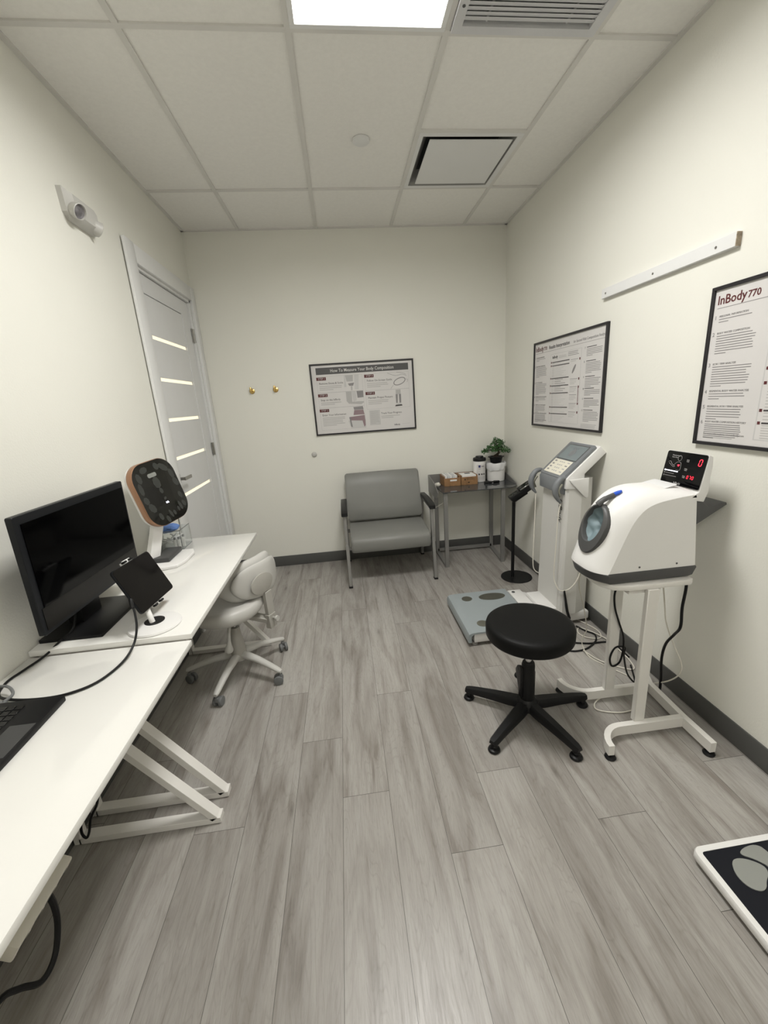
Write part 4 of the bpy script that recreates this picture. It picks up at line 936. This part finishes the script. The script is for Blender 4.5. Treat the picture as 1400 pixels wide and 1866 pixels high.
for P in (F1, F2):
    for mir in (0, 1):
        Q = [((2 * mx - x) if mir else x, y) for x, y in P]; Q = [(min(x, mx - .006) if not mir else max(x, mx + .006), y) for x, y in Q]
        obj('foot_plate', MB().prism(M_foot, smooth(Q)[::-1 if mir else 1], .003, Matrix.Translation((0, 0, .0432))), t)
for s in (-.11, .11): obj('foot_plate', MB().prism(M_foot, ell(.055, .05, 24, mx + s, -3.34), .003, Matrix.Translation((0, 0, .0432))), t)
for x in (X0 + .04, X1 - .04):
    for y in (Y0 + .04, Y1 - .04): obj('foot', MB().cyl(M_black, (x, y, 0), (x, y, .018), .018), t)

# ================================================================== DESKS
def desk(label, y0, y1, z, near):
    t = thing('desk', label, 'desk', (.27, (y0 + y1) / 2, 0))
    obj('desk_top', MB().box(M_desk, .004, .530, y0, y1, z - .020, z, .002, 2), t)
    zt_ = z - .020
    for ya_ in ((y0 + .045, y1 - .045) if not near else (y0 + .045, y1 - .057)):
        mb = MB(); mb.box(M_whitem, .030, .530, ya_ - .02, ya_ + .02, .002, .027, .001, 1); obj('foot_bar', mb, t)
        mb = MB(); a = V((.509, ya_, .020)); b2_ = V((.030, ya_, zt_ - .026)); mb.beam(M_whitem, a, b2_, .04, .025); obj('leg', mb, t)
        mb = MB(); mb.box(M_whitem, .012, .037, ya_ - .02, ya_ + .02, .002, zt_ - .025, .001, 1); obj('leg', mb, t)
        mb = MB(); mb.box(M_whitem, .012, .50, ya_ - .02, ya_ + .02, zt_ - .025, zt_ - .0002, .001, 1); obj('top_bar', mb, t)
    mb = MB(); mb.box(M_whitem, .465, .490, y0 + .03, y1 - .03, zt_ - .040, zt_ - .001, .001, 1).box(M_whitem, .012, .037, y0 + .03, y1 - .03, zt_ - .040, zt_ - .001, .001, 1); obj('long_rail', mb, t)
    return t
ZN, ZF = .735, .755
desk('white desk nearest the camera, holding the black laptop', -3.73, -2.522, ZN, True)
desk('far white desk by the door, holding the monitor and tablet', -2.516, -1.345, ZF, False)

# power strip under the near desk
t = thing('power_strip', 'long white power strip mounted under the near desk', 'power strip', (.35, -3.1, .5))
mb = MB(); mb.prism(M_cream, rrect(.24, .075, .02), .006, frame_M((.285, -3.07, .41), (0, 1, 0), (.55, 0, .84)), .001); MPS = frame_M((.285, -3.07, .41), (0, 1, 0), (.55, 0, .84))
obj('mounting_plate', mb, t)
# MPS local z = (x cross y): points to +x or down; put the body on the wall-facing side
mb = MB().box(M_cream, -.095, .095, -.025, .025, .005, .035, .005, 2, MPS); obj('body', mb, t)
for k in range(4): obj('socket', MB().box(M_black, -.085 + k * .045, -.060 + k * .045, -.012, .012, .0345, .0355, M=MPS), t)
cord('power_cord', 'thick black cord curving from the power strip under the near desk', 'cord', M_black, [(.29, -3.02, .44), (.27, -3.00, .40), (.25, -2.99, .34), (.25, -2.985, .27), (.25, -2.995, .21), (.25, -3.03, .155), (.24, -3.07, .14), (.22, -3.10, .18), (.20, -3.13, .20), (.15, -3.2, .15), (.10, -3.3, .02)], .0075, parent=t)
cord('hanging_cable', 'thin black cable hanging in a loop below the near desk', 'cable', M_black, [(.15, -2.62, .30), (.125, -2.605, .20), (.085, -2.60, .135), (.065, -2.60, .06), (.045, -2.60, .025), (.035, -2.60, .06), (.055, -2.60, .12), (.11, -2.605, .175), (.12, -2.605, .21)] if 0 else [(.30, -2.70, .60), (.24, -2.66, .42), (.19, -2.63, .30), (.150, -2.615, .215), (.135, -2.612, .18), (.105, -2.612, .13), (.085, -2.612, .07), (.070, -2.612, .045), (.060, -2.612, .07), (.075, -2.614, .13), (.12, -2.615, .20), (.11, -2.63, .30), (.08, -2.7, .38)], .0045)

# ================================================================== ON THE DESKS
# monitor
t = thing('computer_monitor', 'large black computer monitor on flat stand against the left wall', 'monitor', (.145, -2.30, ZF))
MM = face_M((.148, -2.300, 1.038), -1.6, -1.1); mw, mh = .593, .385
mb = MB(); mb.prism(M_bezel, rrect(mw, mh, .006), .021, MM @ Matrix.Translation((0, 0, -.021)), .002, 1); obj('housing', mb, t)
mb = MB(); mb.box(M_bezel, -mw / 2 + .001, mw / 2 - .001, -mh / 2 + .001, mh / 2 - .001, 0, .0015, .0005, 1, MM); 
obj('screen', MB().box(M_screen, -mw / 2 + .024, mw / 2 - .012, -mh / 2 + .088, mh / 2 - .026, 0, .0022, M=MM), t)
obj('chin', MB().box(mat('chin_black', (.010, .009, .008, 1), .3, spec=.2), -mw / 2 + .014, mw / 2 - .008, -mh / 2 + .014, -mh / 2 + .087, 0, .0018, M=MM), t)
mb = MB(); mb.box(M_black, .045, .10, -2.36, -2.24, ZF + .01, .98, .006).box(M_black, .05, .105, -2.34, -2.26, .90, 1.10, .004); obj('neck', mb, t)
mb = MB(); mb.prism(M_blackg if 0 else M_black, rrect(.208, .325, .004), .012, Matrix.Translation((.112, -2.306, ZF)), .001); obj('base', mb, t)
# tablet + stand
t = thing('tablet_stand', 'white round-based tablet stand on the far desk', 'stand', (.375, -2.423, ZF))
MT = Matrix.Translation((.375, -2.423, ZF))
obj('base', MB().lathe(M_white, [(0, 0), (.086, 0), (.089, .003), (.086, .009), (.05, .014), (.034, .014), (0, .013)], MT, 48), t)
obj('base_pad', MB().cyl(M_black, (.375 - .004, -2.423 + .008, ZF + .012), (.371, -2.415, ZF + .0155), .034, seg=36), t)
MTb = face_M((.330, -2.335, .898), -1, 24.6, -3)
mb = MB(); mb.tube(M_white, [(.368, -2.425, ZF + .014), (.362, -2.42, .79), (.345, -2.40, .82), (.325, -2.375, .85), (.318, -2.355, .872)], .0095, 12, 5); obj('stem', mb, t)
mb = MB(); mb.box(M_white, -.022, .022, -.102, .102, -.020, -.009, .002, 1, MTb); obj('clamp_bar', mb, t)
for sx_ in (-.032, .012):
    for sy_ in (-1, 1):
        mb = MB(); mb.box(M_white, sx_ - .006, sx_ + .006, sy_ * .092 - .006, sy_ * .092 + .006, -.018, -.002, .001, 1, MTb); mb.box(M_black, sx_ - .009, sx_ + .009, sy_ * .0955 - .004, sy_ * .0955 + .004, -.010, .005, .002, 1, MTb); obj('clamp_pad', mb, t)
t = thing('tablet', 'black tablet clamped in the white stand in front of the monitor', 'tablet', MTb.translation)
mb = MB(); mb.prism(M_bezel, rrect(.250, .179, .012), .009, MTb @ Matrix.Translation((0, 0, -.009)), .002); obj('case', mb, t)
obj('screen', MB().prism(mat('tablet_glass', (.003, .0022, .0022, 1), .08, spec=.18), rrect(.246, .175, .011), .0012, MTb), t)
# black charging cable over both desks
cord('charging_cable', 'black cable looping over both desks to the tablet', 'cable', M_black, [(.085, -2.37, .82), (.095, -2.42, .775), (.082, -2.475, ZF + .006), (.064, -2.53, ZN + .008), (.046, -2.60, ZN + .005), (.036, -2.655, ZN + .005), (.055, -2.715, ZN + .005), (.098, -2.745, ZN + .005), (.18, -2.762, ZN + .005), (.262, -2.757, ZN + .005), (.325, -2.715, ZN + .005), (.355, -2.63, ZN + .008), (.362, -2.56, .762), (.360, -2.515, .80), (.350, -2.487, .838), (.340, -2.470, .866), (.335, -2.462, .880)], .0038, [((.343, -2.480, .856), (.333, -2.462, .884), .0065)])
# laptop
t = thing('laptop', 'open black laptop at the left photo edge on the near desk', 'laptop', (.16, -2.95, ZN))
mb = MB(); mb.prism(M_black, rrect(.236, .340, .006), .016, Matrix.Translation((.158, -2.945, ZN)), .003); obj('base', mb, t)
mb = MB()
for r in range(5):
    for k in range(13):
        mb.box(M_blackg, .080 + r * .0225, .099 + r * .0225, -2.817 - k * .0205, -2.799 - k * .0205, ZN + .016, ZN + .0178, .0006, 1)
obj('keyboard', mb, t)
mb = MB(); mb.box(M_gunm, .205, .268, -2.99, -2.88, ZN + .0155, ZN + .0163, .0003, 1); obj('touchpad', mb, t)
obj('lid', MB().box(M_black, -.003, .003, -3.112, -2.778, 0, .235, .002, 1, Matrix.Translation((.045, 0, ZN + .014)) @ Matrix.Rotation(radians(-8), 4, 'Y')), t)
mb = MB(); mb.tube(M_castg, [(.02, -2.69, ZN + .006), (.05, -2.700, ZN + .020), (.085, -2.712, ZN + .022), (.112, -2.738, ZN + .014), (.105, -2.765, ZN + .010)], .004, 8, 5).box(M_castg, .088, .112, -2.782, -2.758, ZN + .001, ZN + .012, .002, 1)
obj('cable_adapter', mb, None, 'short grey cable adapter beside the laptop corner', 'adapter', loc=(.07, -2.72, ZN))

# dial scale on its stand
t = thing('scale_display_stand', 'white slanted stand holding the round-cornered body scale', 'stand', (.16, -1.74, ZF))
mb = MB(); mb.prism(M_white, [(.035, -1.60), (.240, -1.60), (.262, -1.65), (.262, -1.775), (.240, -1.84), (.19, -1.862), (.03, -1.862)][::-1], .018, Matrix.Translation((0, 0, ZF)), .005, 3); obj('base', mb, t)
MH = face_M((.182, -1.700, 1.118), -21, 11, 6)
mb = MB(); 
lp, hp = V((.098, -1.775, ZF + .014)), MH @ V((-.005, -.06, -.045))
r0 = [(-.030, -.016), (.030, -.016), (.030, .016), (-.030, .016)]
az_ = V((cos(radians(-30)), sin(radians(-30)), 0)); rt_ = V((-az_.y, az_.x, 0)); rings = []
for f, k in ((0, 1.0), (.5, .92), (.92, .95), (1, .9)):
    c = lp.lerp(hp, f); rings.append([c + rt_ * x * k + az_ * y * k for x, y in r0])
mb.loft(M_white, rings); obj('post', mb, t)
mb = MB(); mb.prism(M_white, rrect(.268, .314, .082, 8), .018, MH @ Matrix.Translation((0, 0, -.054)), .006); mb.box(M_white, -.05, .05, -.150, -.10, -.05, -.004, .004, 2, MH); obj('holder_plate', mb, t)
t = thing('body_scale', 'round-cornered black glass body scale with bronze rim on its stand', 'scale', MH.translation)
mb = MB(); mb.prism(M_bronze, rrect(.276, .322, .086, 10), .036, MH @ Matrix.Translation((0, 0, -.035)), .004); obj('rim', mb, t, 'bronze rim')
mb = MB(); mb.prism(mat('scale_glass', (.012, .0118, .010, 1), .08, spec=.4), rrect(.271, .317, .084, 10), .003, MH @ Matrix.Translation((0, 0, -.001)), .0008)
Mi = MH @ Matrix.Translation((0, 0, .0018)) @ Matrix.Diagonal((1.12, 1.12, 1, 1))
M_ic = mat('icon_grey_green', (.040, .042, .038, 1), .3)
for (x, y, a, b2_, r) in ((-.085, .085, .014, .024, .1), (-.098, .04, .012, .028, 0), (-.098, -.012, .014, .018, .3), (-.085, -.050, .016, .024, .5), (-.045, .112, .022, .014, .2), (.028, .112, .014, .018, .4), (.065, .098, .015, .030, .9), (.095, .060, .014, .024, .2), (.100, .018, .015, .022, .4), (.092, -.045, .011, .018, .3), (-.062, -.098, .011, .018, .2), (-.030, -.122, .010, .018, .2), (-.004, -.105, .007, .022, .3), (.018, -.108, .008, .013, .2), (.048, -.100, .006, .013, .1), (.066, -.090, .008, .024, .2), (.092, -.088, .010, .018, .4), (-.005, .045, .020, .028, .1), (.0, .005, .010, .014, .2), (.002, -.032, .009, .006, .5)):
    mb.prism(M_ic, ell(a, b2_, 8, x, y, r), .0006, Mi)
mb.prism(M_foot, rrect(.050, .018, .007, 3, -.012, .082), .0008, Mi)
text(mb, M_ledw, '0.0.', .0125, .004, -.056, Mi, .0008, 'CENTER', off=.0002); obj('glass_face', mb, t)
# black box behind the post base
mb = MB(); mb.box(M_gunm, .105, .190, -1.795, -1.615, ZF + .0185, ZF + .042, .006, 2); obj('black_case', mb, None, 'flat black case lying on the white base of the scale stand', 'case', loc=(.15, -1.70, ZF + .0185))
# clear box
t = thing('clear_storage_box', 'clear plastic box of cables and small parts on the far desk', 'box', (.09, -1.48, ZF))
bx0, bx1, by0, by1, bz = .012, .170, -1.56, -1.41, .112
mb = MB(); e = .003
mb.box(M_clear, bx0, bx1, by0, by0 + e, ZF, ZF + bz).box(M_clear, bx0, bx1, by1 - e, by1, ZF, ZF + bz).box(M_clear, bx0, bx0 + e, by0 + e, by1 - e, ZF, ZF + bz).box(M_clear, bx1 - e, bx1, by0 + e, by1 - e, ZF, ZF + bz).box(M_clear, bx0 + e, bx1 - e, by0 + e, by1 - e, ZF + .0005, ZF + e); obj('shell', mb, t)
mb = MB(); mb.box(M_castg, bx0 - .001, bx1 + .001, by0 - .001, by0 + .002, ZF + bz, ZF + bz + .003).box(M_castg, bx1 - .002, bx1 + .001, by0, by1, ZF + bz, ZF + bz + .003); obj('rim', mb, t)
mb = MB(); b = bmesh.new(); bmesh.ops.create_icosphere(b, subdivisions=4, radius=.05)
for v in b.verts: v.co += v.co.normalized() * .012 * noise.noise(v.co * 45)
mb.add(b, M_bluec, Matrix.Translation((.075, -1.475, ZF + .112)) @ Matrix.Diagonal((1.15, .95, .5, 1))); obj('blue_cloth', mb, None, 'crumpled blue cloth piled on top in the clear plastic box', 'cloth', loc=(.075, -1.475, ZF + .10))
rnd = random.Random(4)
for k in range(4):
    P = [(.03 + rnd.random() * .12, -1.545 + rnd.random() * .12, ZF + .020 + rnd.random() * .055) for _ in range(8)]
    cord('white_cable', 'one of several thin white cables tangled together inside the clear plastic box', 'cable', M_white, P, .003, group='white cables in the clear box')
for k, (x, y) in enumerate(((.150, -1.545), (.155, -1.50), (.13, -1.548))):
    mb = MB().cyl(M_whitem, (x, y, ZF + .006), (x + .002, y, ZF + .062), .009, seg=14, bev=.002).cyl(M_castg, (x + .002, y, ZF + .062), (x + .002, y, ZF + .074), .006, seg=12)
    obj('small_bottle', mb, None, ('small white bottle in the near right corner of the clear box', 'small white bottle along the right side of the clear box', 'small white bottle at the near side of the clear box, left of another')[k], 'bottle', group='small bottles in the clear box', loc=(x, y, ZF + .006))

# ================================================================== TASK CHAIR
hx, hy = .400, -1.660
t = thing('task_chair', 'pale grey office chair on castors tucked under the far desk', 'office chair', (hx, hy, 0))
mb = MB(); rings = []
for z, k in ((.405, .80), (.412, .93), (.430, 1.0), (.452, .99), (.464, .93), (.468, .82), (.460, .5), (.458, .12)):
    R_ = []
    for i in range(36):
        a = 2 * pi * i / 36; r = .205 * k * (1 - .07 * cos(2 * a)); lift = .020 * max(0, cos(a + .3)) ** 1.5 * k + .018 * abs(sin(a)) ** 3 * k
        R_.append((hx - .01 + r * cos(a), hy + r * 1.03 * sin(a), z - .004 + lift * (z > .44)))
    rings.append(R_)
mb.loft(M_vw, rings); obj('seat', mb, t, ang=60)
mb = MB(); mb.lathe(M_vw2, [(0, .395), (.15, .398), (.17, .408), (0, .41)], Matrix.Translation((hx, hy, 0))); obj('seat_pan', mb, t)
# backrest: curved pad + shell
nb = V((cos(radians(-30)), sin(radians(-30)), 0)); tb = V((-nb.y, nb.x, 0)); bc = V((.590, -1.645, .580))
def back_rings(w2, h2, off, th, curv=.95):
    rings = []; n = 26
    for i in range(n + 1):
        s = -cos(pi * i / n); k = max(1 - abs(s) ** 3.0, 0) ** .5; k = max(k, .10); R_ = []
        cc = bc + tb * (s * w2) - nb * (curv * (s * w2) ** 2 * 2.2)
        for j in range(16):
            a = 2 * pi * j / 16; R_.append(cc + nb * (off + th * max(k, .10) ** .5 * cos(a)) + V((0, 0, h2 * k * (abs(sin(a)) ** .7) * (1 if sin(a) > 0 else -1) - .02 * abs(s) ** 2 * 0)))
        rings.append(R_)
    return rings
obj('back_pad', MB().loft(M_vw, back_rings(.212, .120, -.036, .032)), t, ang=60)
obj('back_shell', MB().loft(M_vw, back_rings(.178, .100, .012, .016)), t, ang=60)
mb = MB(); q = bc + nb * .030; MMb = frame_M(q + V((0, 0, -.018)) - tb * .035 + nb * .004, tb, (0, 0, 1)); mb.prism(M_vw2, ell(.085, .058, 28), .010, MMb @ Matrix.Translation((0, 0, -.012)), .002); obj('back_badge', mb, t)
pb = bc + nb * .020
mb = MB(); mb.beam(M_vw2, (pb.x, pb.y, .30), (pb.x, pb.y, .50), .052, .026, tb, .002); obj('back_post', mb, t)
mb = MB(); mb.beam(M_vw2, (hx + .02, hy + .005, .385), (pb.x + .005, pb.y, .315), .045, .03, tb, .003).beam(M_vw2, (pb.x, pb.y, .275), (pb.x, pb.y, .36), .058, .034, tb, .003); obj('back_bracket', mb, t)
mb = MB(); mb.cyl(M_vw2, pb + V((.0, 0, -.245)) + nb * .01, pb + V((0, 0, -.245)) + nb * .045, .008, seg=10).cyl(M_vw, pb + V((0, 0, -.245)) + nb * .04, pb + V((0, 0, -.245)) + nb * .052, .016, seg=10); obj('adjusting_knob', mb, t)
mb = MB(); mb.lathe(M_vw2, [(0, .10), (.046, .10), (.040, .18), (.030, .26), (.026, .30), (0, .30)], Matrix.Translation((hx, hy, 0))).cyl(M_chrome, (hx, hy, .30), (hx, hy, .39), .014).box(M_vw2, hx - .05, hx + .05, hy - .04, hy + .04, .375, .405, .005); obj('gas_lift', mb, t)
mb = MB(); mb.tube(M_vw, [(hx + .01, hy - .04, .375), (hx + .0, hy - .09, .34), (hx - .005, hy - .115, .27), (hx - .012, hy - .125, .215)], [.009] * 12 + [.011, .014, .018, .022, .023, .021, .014], 10, 6); obj('lever', mb, t)
for k in range(5):
    a = radians(185 + 72 * k + .5); d = V((cos(a), sin(a), 0)); n = V((-sin(a), cos(a), 0)); c = V((hx, hy, 0)); rings = []
    for r, w_, zt_, h_ in ((.02, .024, .150, .045), (.07, .024, .146, .042), (.14, .021, .134, .034), (.21, .019, .115, .030), (.265, .018, .097, .026), (.285, .016, .090, .024), (.297, .010, .084, .016)):
        rings.append([c + d * r + n * w_ * cos(q) + V((0, 0, zt_ - h_ / 2 + h_ / 2 * sin(q))) for q in [2 * pi * i / 12 for i in range(12)]])
    lg = obj('leg', MB().loft(M_vw, rings), t, ang=60)
    cc = c + d * .285; ca = a + 1.0 + k * .6; ax = V((cos(ca), sin(ca), 0)); rd = V((-ax.y, ax.x, 0)); wc = cc + rd * .012 + V((0, 0, .026))
    mb = MB()
    for s in (-1, 1): mb.cyl(M_castg, wc + ax * s * .006, wc + ax * s * .024, .026, seg=24, bev=.004)
    mb.cyl(M_castg, wc + ax * -.008, wc + ax * .008, .010, seg=12).box(M_castg, -.010, .010, -.012, .012, .03, .058, .003, 1, Matrix.Translation((cc.x, cc.y, 0))).cyl(M_chrome, cc + V((0, 0, .055)), cc + V((0, 0, .075)), .005, seg=10)
    obj('caster', mb, lg)
